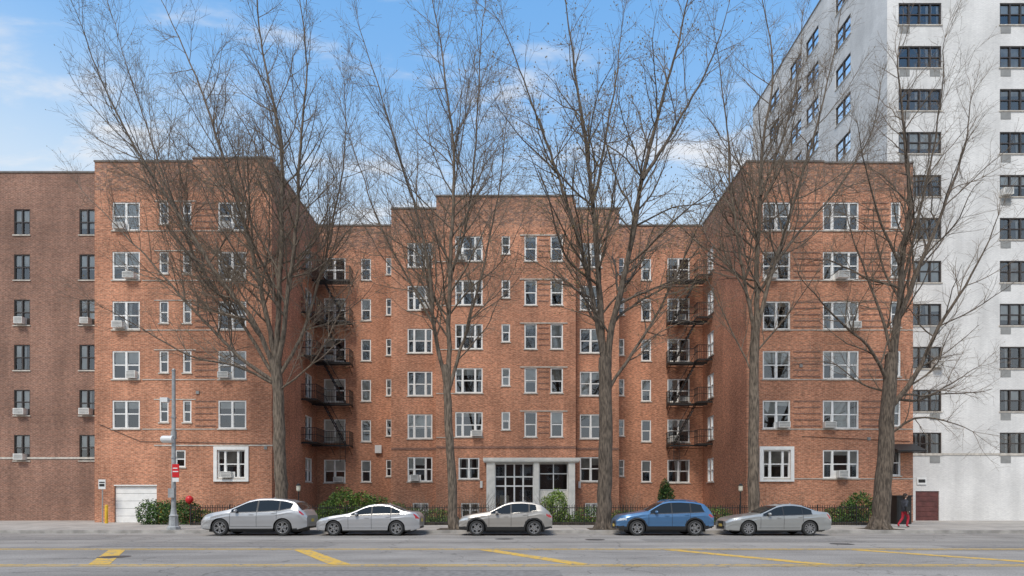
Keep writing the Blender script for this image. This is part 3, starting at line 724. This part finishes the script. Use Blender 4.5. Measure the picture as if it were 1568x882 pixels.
tree('street_tree',TD,[(1347,816),(1350,760),(1356,680),(1360,600),(1367,540)],(.45,.27),[
 ([(1366,560),(1378,460),(1385,380),(1395,300),(1385,200),(1375,90)],.2,-.5),
 ([(1362,590),(1330,530),(1290,490),(1250,450),(1225,420)],.10,-2),
 ([(1366,550),(1340,460),(1310,380),(1290,300)],.09,2),
 ([(1359,630),(1400,575),(1440,500),(1490,420),(1530,330)],.14,-1.5),
 ([(1358,610),(1410,610),(1460,585),(1500,560)],.08,2),
 ([(1375,490),(1410,400),(1440,330),(1475,230),(1490,140)],.13,1),
 ([(1356,670),(1400,640),(1450,645),(1490,660)],.07,-2.5),
 ([(1383,420),(1350,340),(1325,260),(1310,190)],.08,-1.5),
 ([(1380,440),(1400,350),(1425,250),(1440,150),(1445,60)],.08,-2),
 ([(1362,600),(1320,590),(1280,560),(1240,555)],.06,2)],dict(P1,jit=.13,up=.08,dens=(1.8,2.2,3.1),bud=.1),M['bark'])
pit=MB()
for u in (430,695,925,1153,1348):
    x=X(u,TD); pit.box(x-.75,x+.75,TD-.62,TD+.85,.1,bedz(TD-.62)+.03)
pit.obj('tree_pit',[M['soil']])

# ------------------------------------------------------------ cars
def car_paint(name,col,metal=.55): 
    m,nt,b=new_mat(name); b.inputs['Base Color'].default_value=(*col,1); b.inputs['Metallic'].default_value=metal; b.inputs['Roughness'].default_value=.32
    b.inputs['Coat Weight'].default_value=.7; b.inputs['Coat Roughness'].default_value=.05
    n=nt.nodes.new('ShaderNodeTexNoise'); n.inputs['Scale'].default_value=3; r=nt.nodes.new('ShaderNodeMapRange'); r.inputs[3].default_value=.28; r.inputs[4].default_value=.45
    tc=nt.nodes.new('ShaderNodeTexCoord'); nt.links.new(tc.outputs['Object'],n.inputs['Vector'])
    nt.links.new(n.outputs['Fac'],r.inputs[0]); nt.links.new(r.outputs[0],b.inputs['Roughness'])
    return m
CG=mat('car_glass',(.02,.024,.026),.04,var=0,coat=0,spec=.4); CT=mat('car_trim_black',(.02,.02,.02),.45,var=0)
TY=mat('tyre_rubber',(.028,.028,.028),.85,var=.2); RM=mat('alloy_rim',(.42,.42,.42),.35,metal=.7,var=0)
HL=mat('headlight_lens',(.55,.58,.6),.08,var=0,coat=1); TL=mat('tail_light_lens',(.42,.01,.012),.15,var=0,coat=1); CR=mat('chrome',(.7,.7,.7),.12,metal=1,var=0)
PLT=mat('licence_plate',(.75,.55,.12),.5,var=0)
def make_car(x0,yc_,sp):
    L,W=sp['L'],sp['W']; S=.95; st=.025; n=int(L/st)+1; xs=np.linspace(0,L,n)
    def prof(keys,win=5):
        k=np.array(keys); v=np.interp(xs,k[:,0]*L/keys[-1][0],k[:,1]); p=np.pad(v,win,mode='edge'); ker=np.ones(2*win+1)/(2*win+1); return np.convolve(p,ker,'valid')
    top=prof(sp['top'],4); belt=prof(sp['belt'],5); R=sp['r']; RA=R+.055
    belt=np.minimum(belt,top-.05)
    zb=np.full(n,sp['zb']); zb=np.where(xs<.5,sp['zb']+.06*(1-xs/.5)**2,zb); zb=np.where(xs>L-.55,sp['zb']+.14*(np.maximum(0,xs-(L-.55))/.55)**1.5,zb)
    for wx in sp['wx']:
        dd=np.abs(xs-wx); a=np.where(dd<RA,R+np.sqrt(np.maximum(0,RA*RA-dd*dd)),0); zb=np.maximum(zb,a)
    w=np.full(n,W); w=np.where(xs<.7,W*(1-.26*np.maximum(0,1-xs/.7)**2.3),w); w=np.where(xs>L-.55,W*(1-.2*(np.maximum(0,xs-(L-.55))/.55)**2.2),w)
    def sy(i,z):
        zr=(z-.62)/.45; cre=.012*math.exp(-((z-(belt[i]-.16))/.03)**2)-.014*math.exp(-((z-(sp['zb']+.26))/.09)**2)
        return w[i]*(1-.055*zr*zr)+cre
    def section(i):
        P=[]; b=belt[i]; t=top[i]; h=t-b; z0=min(zb[i],b-.03)
        for k in range(15): z=z0+(b-z0)*k/14; P.append((sy(i,z),z))
        yb=P[-1][0]; e1=min(.03,.2*h); e2=min(.075,.35*h)
        tum=.42
        zz=[b+e1]+[b+e1+(h-e1-e2)*k/6 for k in range(1,7)]+[t-.4*e2]
        for z in zz: P.append((yb-.012-tum*(z-b),z))
        yr_=P[-1][0]
        P+= [(yr_*.96,t-.08*e2),(yr_*.82,t+.004),(yr_*.45,t+.016),(0,t+.02)]
        return P
    m=MB(); secs=[section(i) for i in range(n)]; K=len(secs[0]); tot=2*K-1
    for i in range(n):
        pts=[(xs[i],-y,z) for y,z in secs[i]]+[(xs[i],y,z) for y,z in reversed(secs[i][:-1])]
        m.v+=pts
    gx0,gx1=sp['glass']; J0=15
    for i in range(n-1):
        x=(xs[i]+xs[i+1])/2; h=top[i]-belt[i]
        for j in range(tot-1):
            jj=j if j<K-1 else tot-2-j
            z=(secs[i][jj][1]+secs[i][min(jj+1,K-1)][1])/2
            mi=0
            if J0<=jj<J0+6 and h>.12 and gx0<x<gx1-(sp.get('cslope',.0))*(z-belt[i]):
                mi=1
                for pb,wd in sp['pill']:
                    if abs(x-pb)<wd: mi=2
            elif J0-1<=jj<J0+7 and h>.12 and gx0-.05<x<gx1+.04: mi=2 if jj in(J0-1,) else 0
            elif jj>=J0+7:
                if sp['cowl']<x<sp['head'] or sp['rg0']<x<sp['rg1']: mi=1
            if jj<J0-1:
                near=min(math.hypot(x-wx,z-R) for wx in sp['wx'])
                if sp['clad'] and (z<sp['zb']+.17 or near<RA+.075): mi=2
                elif z<sp['zb']+.05 : mi=2
            if jj<=J0 or (x<.5 and jj<J0+4):
                hz=sp['hl']
                if x<hz[0] and hz[1]+.12*x<z<hz[2]+.10*x: mi=3
                tz=sp['tl']
                if x>L-tz[0]*(.55+.45*min(1,(z-tz[1])/(tz[2]-tz[1]+1e-6))) and tz[1]<z<tz[2]: mi=4
            a=i*tot+j
            m.f.append((a,a+1,a+tot+1,a+tot)); m.m.append(mi)
    m.f.append(tuple(range(tot))); m.m.append(0); m.f.append(tuple((n-1)*tot+j for j in reversed(range(tot)))); m.m.append(0)
    E=empty('parked_car',(x0,yc_,.009))
    def put(o):
        o.data.transform(Matrix.Translation((x0,yc_,.009))@Matrix.Scale(S,4)); return o
    o=m.obj('body',[sp['paint'],CG,CT,HL,TL,CR],None,True,math.radians(35)); put(o); o.parent=E; o.matrix_parent_inverse=E.matrix_world.inverted()
    def child(mb,name,mats,sm=False):
        o=mb.obj(name,mats,None,sm,math.radians(35) if sm else None); put(o); o.parent=E; o.matrix_parent_inverse=E.matrix_world.inverted(); return o
    def idx(x): return max(0,min(n-1,int(round(x/L*(n-1)))))
    d=MB()
    for sx in sp['seams']:
        for sg in (-1,1):
            x=sx[0]; i=idx(x); z0,z1=sx[1],belt[i]-.005; q=12
            for k in range(q):
                za=z0+(z1-z0)*k/q; zb_=z0+(z1-z0)*(k+1)/q
                if za<zb[i]+.01: continue
                ya=sy(i,za)+.004; yb=sy(i,zb_)+.004
                d.quad((x-.007,sg*ya,za),(x+.007,sg*ya,za),(x+.007,sg*yb,zb_),(x-.007,sg*yb,zb_),0)
    i0,i1=idx(sp['wx'][0]+RA+.05),idx(sp['wx'][1]-RA-.05)
    for i in range(i0,i1):
        zz,tk=sp['zb']+.15,.012  # sill shadow line, painted as a thin dark ribbon along the flank
        for sg in (-1,1):
            d.quad((xs[i],sg*(sy(i,zz)+.004),zz),(xs[i+1],sg*(sy(i+1,zz)+.004),zz),(xs[i+1],sg*(sy(i+1,zz+tk)+.004),zz+tk),(xs[i],sg*(sy(i,zz+tk)+.004),zz+tk),0)
    for i in range(idx(gx0-.05),idx(gx1)):
        for sg in (-1,1):
            za,zc_=belt[i]-.004,belt[i+1]-.004
            d.quad((xs[i],sg*(sy(i,za)+.003),za-.012),(xs[i+1],sg*(sy(i+1,zc_)+.003),zc_-.012),(xs[i+1],sg*(sy(i+1,zc_)+.003),zc_),(xs[i],sg*(sy(i,za)+.003),za),3)
    d.box(.35,L-.35,-W+.3,W-.3,.17,.7,0)
    d.box(sp['wx'][0]+RA+.02,sp['wx'][1]-RA-.02,-W+.1,W-.1,.2,.5,0)
    d.box(-.012,.02,-W*.5,W*.5,.3,.44,0); d.box(-.015,.02,-W*.36,W*.36,.48,.64,0)
    d.box(L-.02,L+.012,-W*.5,W*.5,.32,.42,0)
    d.box(L-.01,L+.018,-.16,.16,.62,.76,1); d.box(-.03,.0,-.16,.16,.4,.52,1)
    for hx in sp['hand']:
        for sg in (-1,1):
            i=idx(hx); z=belt[i]-.1; y=sg*(sy(i,z)+.02); d.box(hx-.1,hx+.1,min(y,y-sg*.03),max(y,y-sg*.03),z-.014,z+.014,2)
    d.tube([(sp['head']+.9,0,top[idx(sp['head']+.9)]),(sp['head']+.98,0,top[idx(sp['head']+.9)]+.07)],[.03,.01],5,2)
    if sp.get('rails'):
        for sg in (-1,1):
            a,b=idx(sp['head']+.1),idx(sp['rg0']-.25); P=[]
            for i in range(a,b,6): P.append((xs[i],sg*(secs[i][22][0]*.96),top[i]+(.045 if a+6<=i<b-7 else .0)))
            d.tube(P,[.017]*len(P),6,sp['rails'])
    child(d,'trim_details',[CT,PLT,sp['paint'],CR])
    mm=MB()
    for sg in (-1,1):
        xm=sp['glass'][0]+.26; i=idx(xm); z=belt[i]+.09; y=sg*(W+.05)
        mm.ell((xm,y,z),(.075,.11,.075),0,12,8); mm.box(xm-.02,xm+.05,min(y,y-sg*.16),max(y,y-sg*.16),z-.07,z-.03,1)
    child(mm,'mirrors',[sp['paint'],CT],True)
    for wi,wx in enumerate(sp['wx']):
        for sg in (-1,1):
            wh=MB(); c=(wx,sg*(W-.125),R); hw=.115
            wh.lathe([(.64*R,-hw+.02),(.7*R,-hw),(.9*R,-hw),(.97*R,-hw+.02),(R,-hw+.05),(R,hw-.05),(.97*R,hw-.02),(.9*R,hw),(.7*R,hw),(.64*R,hw-.02)],c,36,0,'Y')
            wh.lathe([(.72*R,sg*(hw-.012)),(.70*R,sg*(hw+.004)),(.655*R,sg*(hw+.002)),(.62*R,sg*(hw-.03)),(.60*R,sg*(hw-.12))],c,36,1,'Y')
            wh.lathe([(.62*R,sg*(hw-.1)),(.001,sg*(hw-.1))],c,24,2,'Y')
            wh.lathe([(.34*R,sg*(hw-.085)),(.001,sg*(hw-.085))],c,24,3,'Y')
            wh.lathe([(.15*R,sg*(hw-.05)),(.13*R,sg*(hw-.012)),(.001,sg*(hw-.01))],c,16,1,'Y')
            ph=random.uniform(0,1)
            ns=sp.get('spokes',5)
            for k in range(ns):
                for off in ((-.11,.11) if ns==5 else (0,)):
                    a=2*math.pi*(k+ph)/ns; aa=a+off*.6; ab=a+off*1.7
                    p0=(c[0]+.1*R*math.cos(aa),c[2]+.1*R*math.sin(aa)); p1=(c[0]+.65*R*math.cos(ab),c[2]+.65*R*math.sin(ab))
                    nx,nz=-(p1[1]-p0[1]),(p1[0]-p0[0]); ll=math.hypot(nx,nz); nx/=ll; nz/=ll; ww=.018 if ns==5 else .022
                    ya,yb=c[1]+sg*(hw-.055),c[1]+sg*(hw-.02); 
                    if ya>yb: ya,yb=yb,ya
                    wh.hexa([(p0[0]-nx*ww,ya,p0[1]-nz*ww),(p0[0]+nx*ww,ya,p0[1]+nz*ww),(p0[0]+nx*ww,yb,p0[1]+nz*ww),(p0[0]-nx*ww,yb,p0[1]-nz*ww),(p1[0]-nx*ww,ya,p1[1]-nz*ww),(p1[0]+nx*ww,ya,p1[1]+nz*ww),(p1[0]+nx*ww,yb,p1[1]+nz*ww),(p1[0]-nx*ww,yb,p1[1]-nz*ww)],1)
            child(wh,'wheel_%d'%(wi*2+(1 if sg>0 else 2)),[TY,RM,CT,CR],True)
    return E
SUV=dict(L=4.85,W=.93,r=.375,zb=.27,wx=(.97,3.80),clad=False,
 top=[(0,.66),(.06,.80),(.2,.93),(.6,1.05),(1.15,1.15),(1.3,1.18),(2.15,1.58),(2.6,1.68),(3.2,1.69),(3.8,1.64),(4.25,1.54),(4.35,1.5),(4.66,1.14),(4.8,1.05),(4.85,.8)],
 belt=[(0,.58),(.3,.80),(1.2,1.03),(2.5,1.06),(3.6,1.12),(4.1,1.22),(4.5,1.15),(4.85,.78)],
 glass=(1.45,4.15),cslope=-.3,pill=((2.62,.035),(3.62,.02)),cowl=1.32,head=2.15,rg0=4.33,rg1=4.64,hl=(.55,.68,.82),tl=(.38,.95,1.14),
 seams=((1.42,.42),(2.62,.40),(3.52,.42)),hand=(2.38,3.38),rails=0)
SED=dict(L=4.7,W=.9,r=.335,zb=.2,wx=(.84,3.68),clad=False,
 top=[(0,.60),(.05,.70),(.2,.78),(.7,.89),(1.35,.98),(1.5,1.01),(2.25,1.35),(2.6,1.42),(3.0,1.43),(3.4,1.38),(4.0,1.13),(4.1,1.10),(4.55,1.06),(4.66,1.0),(4.7,.75)],
 belt=[(0,.54),(.3,.70),(1.3,.87),(2.5,.91),(3.6,.95),(4.1,1.0),(4.5,.98),(4.7,.72)],
 glass=(1.62,3.82),cslope=.0,pill=((2.55,.03),(3.42,.02)),cowl=1.5,head=2.28,rg0=3.45,rg1=4.02,hl=(.6,.62,.72),tl=(.28,.78,1.0),
 seams=((1.5,.32),(2.55,.3),(3.42,.34)),hand=(2.33,3.3),rails=0)
CUV=dict(L=4.25,W=.9,r=.345,zb=.24,wx=(.83,3.42),clad=True,
 top=[(0,.64),(.05,.78),(.2,.88),(.7,.98),(1.2,1.05),(1.35,1.08),(2.05,1.43),(2.4,1.52),(2.9,1.54),(3.4,1.49),(3.75,1.40),(3.8,1.38),(4.08,1.12),(4.2,1.02),(4.25,.8)],
 belt=[(0,.56),(.3,.76),(1.2,.93),(2.4,.97),(3.3,1.06),(3.7,1.14),(4.0,1.08),(4.25,.78)],
 glass=(1.48,3.55),cslope=.2,pill=((2.38,.03),(3.2,.02)),cowl=1.36,head=2.08,rg0=3.78,rg1=4.06,hl=(.42,.66,.76),tl=(.32,.84,.98),
 seams=((1.38,.42),(2.38,.42),(3.14,.44)),hand=(2.16,3.02),rails=0)
XT=copy.deepcopy(CUV); XT.update(L=4.42,zb=.27,r=.35,wx=(.9,3.52),glass=(1.5,3.95),cslope=.35,pill=((2.48,.03),(3.35,.025)),rg0=4.02,rg1=4.26,
 top=[(0,.66),(.05,.80),(.2,.92),(.7,1.01),(1.2,1.08),(1.35,1.11),(2.05,1.5),(2.4,1.57),(2.9,1.58),(3.5,1.54),(3.95,1.45),(4.02,1.42),(4.28,1.12),(4.38,1.0),(4.42,.8)],
 belt=[(0,.58),(.3,.79),(1.2,.97),(2.4,1.0),(3.5,1.04),(4.0,1.07),(4.2,1.0),(4.42,.78)],rails=2,seams=((1.42,.44),(2.48,.44),(3.3,.46)),hand=(2.25,3.15))
CAM=copy.deepcopy(SED); CAM.update(L=4.78,wx=(.96,3.72),spokes=10)
cars=[(SUV,(.46,.46,.46),.5),(SED,(.48,.48,.485),.45),(CUV,(.38,.355,.32),.35),(XT,(.075,.18,.34),.35),(CAM,(.42,.425,.41),.5)]
starts=[-13.45,-8.46,-2.30,4.52,9.25]
for k,(sp,c,mt) in enumerate(cars):
    s_=copy.deepcopy(sp); s_['paint']=car_paint('car_paint_%d'%k,c,mt); make_car(starts[k],25.55,s_)

# ------------------------------------------------------------ street pole with sign
PD=27.3; px=X(266,PD); E=empty('street_pole',(px,PD,.15)); p=MB()
p.lathe([(.30,0),(.30,.12),(.22,.18),(.19,.6),(.21,.66),(.15,.72),(.11,1.0)],(px,PD,.15),8,0)
ztop=Z(568,PD); p.tube([(px,PD,1.1),(px,PD,ztop)],[.105,.075],12,0)
p.lathe([(.001,.12),(.05,.1),(.09,.03),(.09,0)],(px,PD,ztop),12,0)
p.tube([(px,PD,Z(612,PD)),(px-.45,PD,Z(612,PD))],[.03,.03],6,0); p.box(px-.6,px-.25,PD-.1,PD+.1,Z(616,PD),Z(609,PD),1)
p.tube([(px-.42,PD-.12,Z(673,PD)),(px+.05,PD-.12,Z(673,PD))],[.17,.17],14,1); p.ell((px-.42,PD-.12,Z(673,PD)),(.12,.17,.17),1)
p.lathe([(.125,0),(.125,.35)],(px,PD,Z(672,PD)),12,0)
for zz in (725,702,640): p.lathe([(.12,0),(.12,.06)],(px,PD,Z(zz,PD)),12,0)
p.box(px+.02,px+.34,PD-.16,PD-.14,Z(731,PD),Z(711,PD),2); p.box(px+.05,px+.31,PD-.166,PD-.163,Z(723,PD),Z(721.5,PD),1); p.box(px+.06,px+.27,PD-.166,PD-.163,Z(718,PD),Z(716.5,PD),1)
p.box(px+.03,px+.33,PD-.16,PD-.14,Z(738,PD),Z(732,PD),1)
p.box(px-.14,px+.14,PD-.22,PD-.1,Z(762,PD),Z(748,PD),0)
p.obj('pole_assembly',[M['steel'],M['white'],M['red']],E)
for u in (163,246):
    b=MB(); x=X(u,32.6); b.lathe([(.085,0),(.085,1.0),(.07,1.07),(.001,1.1)],(x,32.6,.22),14); b.obj('bollard',[M['yellow']],None,True)
s=MB(); x=X(157,33); s.tube([(x,33,.25),(x,33,2.75)],[.03,.03],6,0); s.box(x-.2,x+.2,32.95,32.97,2.2,2.75,1); s.box(x-.16,x+.16,32.944,32.947,2.55,2.62,2); s.box(x-.15,x+.15,32.944,32.947,2.35,2.5,2); s.obj('parking_sign',[M['steel'],M['white'],M['iron']])
b=MB(); x=X(290,31.3); b.ell((x,31.3,Z(765,31.3)),(.2,.2,.22),0); b.lathe([(.02,-.25),(.03,-.22),(.001,-.2)],(x,31.3,Z(765,31.3)),8); b.tube([(x,31.3,1.35),(x+.03,31.3,.9),(x,31.3,.3)],[.006]*3,4); b.obj('red_balloon',[M['red']],None,True)
for u in (457,1134):
    l=MB(); x=X(u,32); l.tube([(x,32,.3),(x,32,2.05)],[.035,.03],8,0); l.lathe([(.06,0),(.11,.05),(.12,.3),(.14,.32),(.05,.42),(.001,.45)],(x,32,2.05),10,1); l.lathe([(.145,.315),(.15,.33),(.05,.44)],(x,32,2.05),10,0); l.obj('lamp_post',[M['iron'],M['warm']])
c=MB(); x0_,x1_=X(1368,32),X(1390,32)
c.box(x0_,x1_,31.7,32.3,.25,1.75,0); c.box(x0_-.04,x1_+.04,31.66,32.34,1.75,1.83,0); c.box(x0_+.06,x1_-.06,31.68,31.697,.4,1.6,1); c.box(x1_-.16,x1_-.12,31.64,31.676,.9,1.1,2); c.obj('utility_cabinet',[M['iron'],CT,M['steel']])
s=MB(); x=X(1428,36); s.box(x-.3,x+.3,36.94,36.96,Z(742,36.9),Z(731,36.9),0); s.box(x-.22,x+.22,36.934,36.937,Z(739,36.9),Z(734,36.9),1); s.obj('wall_sign',[M['white'],M['iron']])

# ------------------------------------------------------------ pedestrian
def skin_obj(name,verts,edges,radii,root,sub=2):
    me=bpy.data.meshes.new(name); me.from_pydata(verts,edges,[]); o=bpy.data.objects.new(name,me); COL.objects.link(o)
    md=o.modifiers.new('s','SKIN'); md.use_smooth_shade=True
    sv=me.skin_vertices[0].data
    for i,r in enumerate(radii): sv[i].radius=(r,r) if not isinstance(r,tuple) else r
    for i in range(len(verts)): sv[i].use_root=(i==root)
    sb=o.modifiers.new('b','SUBSURF'); sb.levels=sub; sb.render_levels=sub
    dg=bpy.context.evaluated_depsgraph_get(); ev=o.evaluated_get(dg); nm=bpy.data.meshes.new_from_object(ev)
    o.modifiers.clear(); o.data=nm; return o
def person(x,y,z,f):
    E=empty('pedestrian',(x,y,z))
    cl={'jacket':mat('jacket_dark',(.05,.055,.07),.8,var=.3,scale=12),'pants':mat('trousers_red',(.42,.02,.04),.8,var=.2),'skin':mat('skin',(.45,.27,.19),.5,var=.05),'hair':mat('hair_dark',(.03,.02,.015),.6,var=.2),'shoe':mat('shoe_black',(.03,.03,.03),.5,var=0)}
    V=[(0,0,.92),(.0,0,1.05),(.01,0,1.22),(.02,0,1.38),(.035,0,1.46),(.05,0,1.53),
       (0,-.09,.88),(.13,-.10,.50),(.05,-.10,.11),(.17,-.11,.05),
       (0,.09,.88),(-.03,.10,.49),(-.26,.10,.16),(-.20,.11,.05),
       (.015,-.17,1.36),(-.08,-.21,1.10),(.02,-.20,.87),
       (.015,.17,1.36),(.07,.21,1.10),(.22,.19,.92)]
    Ed=[(0,1),(1,2),(2,3),(3,4),(4,5),(0,6),(6,7),(7,8),(8,9),(0,10),(10,11),(11,12),(12,13),(3,14),(14,15),(15,16),(3,17),(17,18),(18,19)]
    Rr=[(.13,.16),(.12,.15),(.13,.17),(.10,.15),.055,.05,.095,.065,.045,.04,.095,.065,.045,.04,.07,.055,.04,.07,.055,.04]
    o=skin_obj('body',V,Ed,Rr,0,2)
    for m_ in ('jacket','pants','skin','shoe'): o.data.materials.append(cl[m_])
    for p in o.data.polygons:
        c=p.center; p.use_smooth=True
        p.material_index=1 if c.z<.82 and abs(c.y)<.165 else (2 if c.z>1.47 else 0)
        if c.z<.09: p.material_index=3
    h=MB(); h.ell((.06,0,1.63),(.095,.078,.115),0,18,12); h.ell((.155,0,1.615),(.018,.014,.022),0,8,6)
    for sy_ in (-1,1): h.ell((.055,sy_*.08,1.62),(.018,.01,.028),0,8,6); h.ell((.143,sy_*.03,1.645),(.01,.013,.007),2,8,6)
    h.ell((.142,0,1.578),(.012,.022,.006),3,8,6)
    h.ell((.035,0,1.665),(.108,.092,.105),1,18,12); h.ell((-.02,0,1.58),(.06,.075,.12),1,14,10)
    ho=h.obj('head',[cl['skin'],cl['hair'],cl['shoe'],cl['pants']],None,True)
    hs=[]
    for (wx,wy,wz),sg in (((.02,-.20,.86),-1),((.24,.19,.905),1)):
        hv=[(wx,wy,wz),(wx+.008,wy,wz-.05),(wx+.012,wy,wz-.085)]; he=[(0,1),(1,2)]; hr=[.022,.026,.022]
        for k in range(4):
            b=len(hv); ox=-.028+.019*k+.012; L=(.065,.08,.085,.07)[k]
            hv+=[(wx+ox,wy,wz-.09),(wx+ox+.008,wy-sg*.004,wz-.09-L*.5),(wx+ox+.006,wy-sg*.02,wz-.09-L)]; he+=[(2,b),(b,b+1),(b+1,b+2)]; hr+=[.009,.008,.007]
        b=len(hv); hv+=[(wx+.035,wy-sg*.01,wz-.04),(wx+.05,wy-sg*.02,wz-.075)]; he+=[(0,b),(b,b+1)]; hr+=[.010,.008]
        oo=skin_obj('hand',hv,he,hr,0,1); oo.data.materials.append(cl['skin']); hs.append(oo)
    bg=MB(); bg.box(-.10,.12,-.29,-.22,.85,1.08,0); bg.tube([(-.08,-.25,1.08),(.0,-.2,1.42),(.02,.0,1.46)],[.012]*3,5,0); bo=bg.obj('shoulder_bag',[cl['shoe']])
    for q in [o,ho,bo]+hs:
        q.data.transform(Matrix.Translation((x,y,z))@Matrix.Diagonal((f*.97,.97,.97,1))); q.parent=E; q.matrix_parent_inverse=E.matrix_world.inverted()
person(X(1385,28.6),28.6,.185,1)

# ------------------------------------------------------------ world & light
SE,SA=math.radians(55),math.radians(200)
w=bpy.data.worlds.new('World'); scene.world=w; w.use_nodes=True; nt=w.node_tree; N=nt.nodes.new; L=nt.links.new
bg=nt.nodes['Background']; sky=N('ShaderNodeTexSky'); sky.sky_type='NISHITA'; sky.sun_disc=False; sky.sun_elevation=SE; sky.sun_rotation=SA
sky.air_density=1.0; sky.dust_density=1.0; sky.ozone_density=1.5
L(sky.outputs[0],bg.inputs[0]); bg.inputs[1].default_value=.15
tc=N('ShaderNodeTexCoord'); sp=N('ShaderNodeSeparateXYZ'); L(tc.outputs['Generated'],sp.inputs[0])
hr=N('ShaderNodeValToRGB'); cr=hr.color_ramp; cr.interpolation='B_SPLINE'
cr.elements[0].position=.1; cr.elements[0].color=(.99,.98,.96,1); cr.elements[1].position=.85; cr.elements[1].color=(.12,.36,.80,1)
e=cr.elements.new(.42); e.color=(.68,.85,1.0,1); e=cr.elements.new(.57); e.color=(.20,.51,.98,1)
L(sp.outputs[2],hr.inputs[0])
mx=N('ShaderNodeMath'); mx.operation='MAXIMUM'; mx.inputs[1].default_value=0; L(sp.outputs[2],mx.inputs[0])
ad=N('ShaderNodeMath'); ad.operation='ADD'; ad.inputs[1].default_value=.12; L(mx.outputs[0],ad.inputs[0])
dv=N('ShaderNodeVectorMath'); dv.operation='DIVIDE'; L(tc.outputs['Generated'],dv.inputs[0])
cb=N('ShaderNodeCombineXYZ'); 
for i in range(3): L(ad.outputs[0],cb.inputs[i])
L(cb.outputs[0],dv.inputs[1])
mp=N('ShaderNodeMapping'); mp.inputs['Location'].default_value=(5.3,2.2,0); mp.inputs['Scale'].default_value=(.8,2.0,1); mp.inputs['Rotation'].default_value=(0,0,.35); L(dv.outputs[0],mp.inputs[0])
nz=N('ShaderNodeTexNoise'); nz.inputs['Scale'].default_value=2.9; nz.inputs['Detail'].default_value=6; nz.inputs['Roughness'].default_value=.58; nz.inputs['Distortion'].default_value=.3; L(mp.outputs[0],nz.inputs['Vector'])
rp=N('ShaderNodeMapRange'); rp.interpolation_type='SMOOTHSTEP'; rp.inputs[1].default_value=.5; rp.inputs[2].default_value=.74; rp.inputs[3].default_value=0; rp.inputs[4].default_value=.85; L(nz.outputs['Fac'],rp.inputs[0])
cm=N('ShaderNodeMixRGB'); L(rp.outputs[0],cm.inputs[0]); L(hr.outputs[0],cm.inputs[1]); cm.inputs[2].default_value=(1,.98,.96,1)
b2=N('ShaderNodeBackground'); L(cm.outputs[0],b2.inputs[0]); b2.inputs[1].default_value=1.0
ms=N('ShaderNodeMixShader'); ms.inputs[0].default_value=.88; L(bg.outputs[0],ms.inputs[1]); L(b2.outputs[0],ms.inputs[2]); L(ms.outputs[0],nt.nodes['World Output'].inputs[0])
sd=bpy.data.lights.new('sun','SUN'); sd.energy=3.1; sd.angle=math.radians(18); sd.color=(1,.93,.83)
so=bpy.data.objects.new('sun',sd); COL.objects.link(so)
dirv=Vector((math.sin(SA)*math.cos(SE),math.cos(SA)*math.cos(SE),math.sin(SE)))
so.rotation_euler=dirv.to_track_quat('Z','Y').to_euler()
so.location=(0,-20,60)
# ------------------------------------------------------------ camera
cd=bpy.data.cameras.new('camera'); cam=bpy.data.objects.new('camera',cd); COL.objects.link(cam)
cam.location=(0,0,ZC); cam.rotation_euler=(math.radians(90),0,0)
cd.sensor_width=36; cd.lens=36*F/1568; cd.shift_y=(HY-441)/1568; cd.clip_end=5000; cd.clip_start=.1
scene.camera=cam
scene.view_settings.view_transform='Standard'; scene.view_settings.look='None'; scene.view_settings.exposure=0
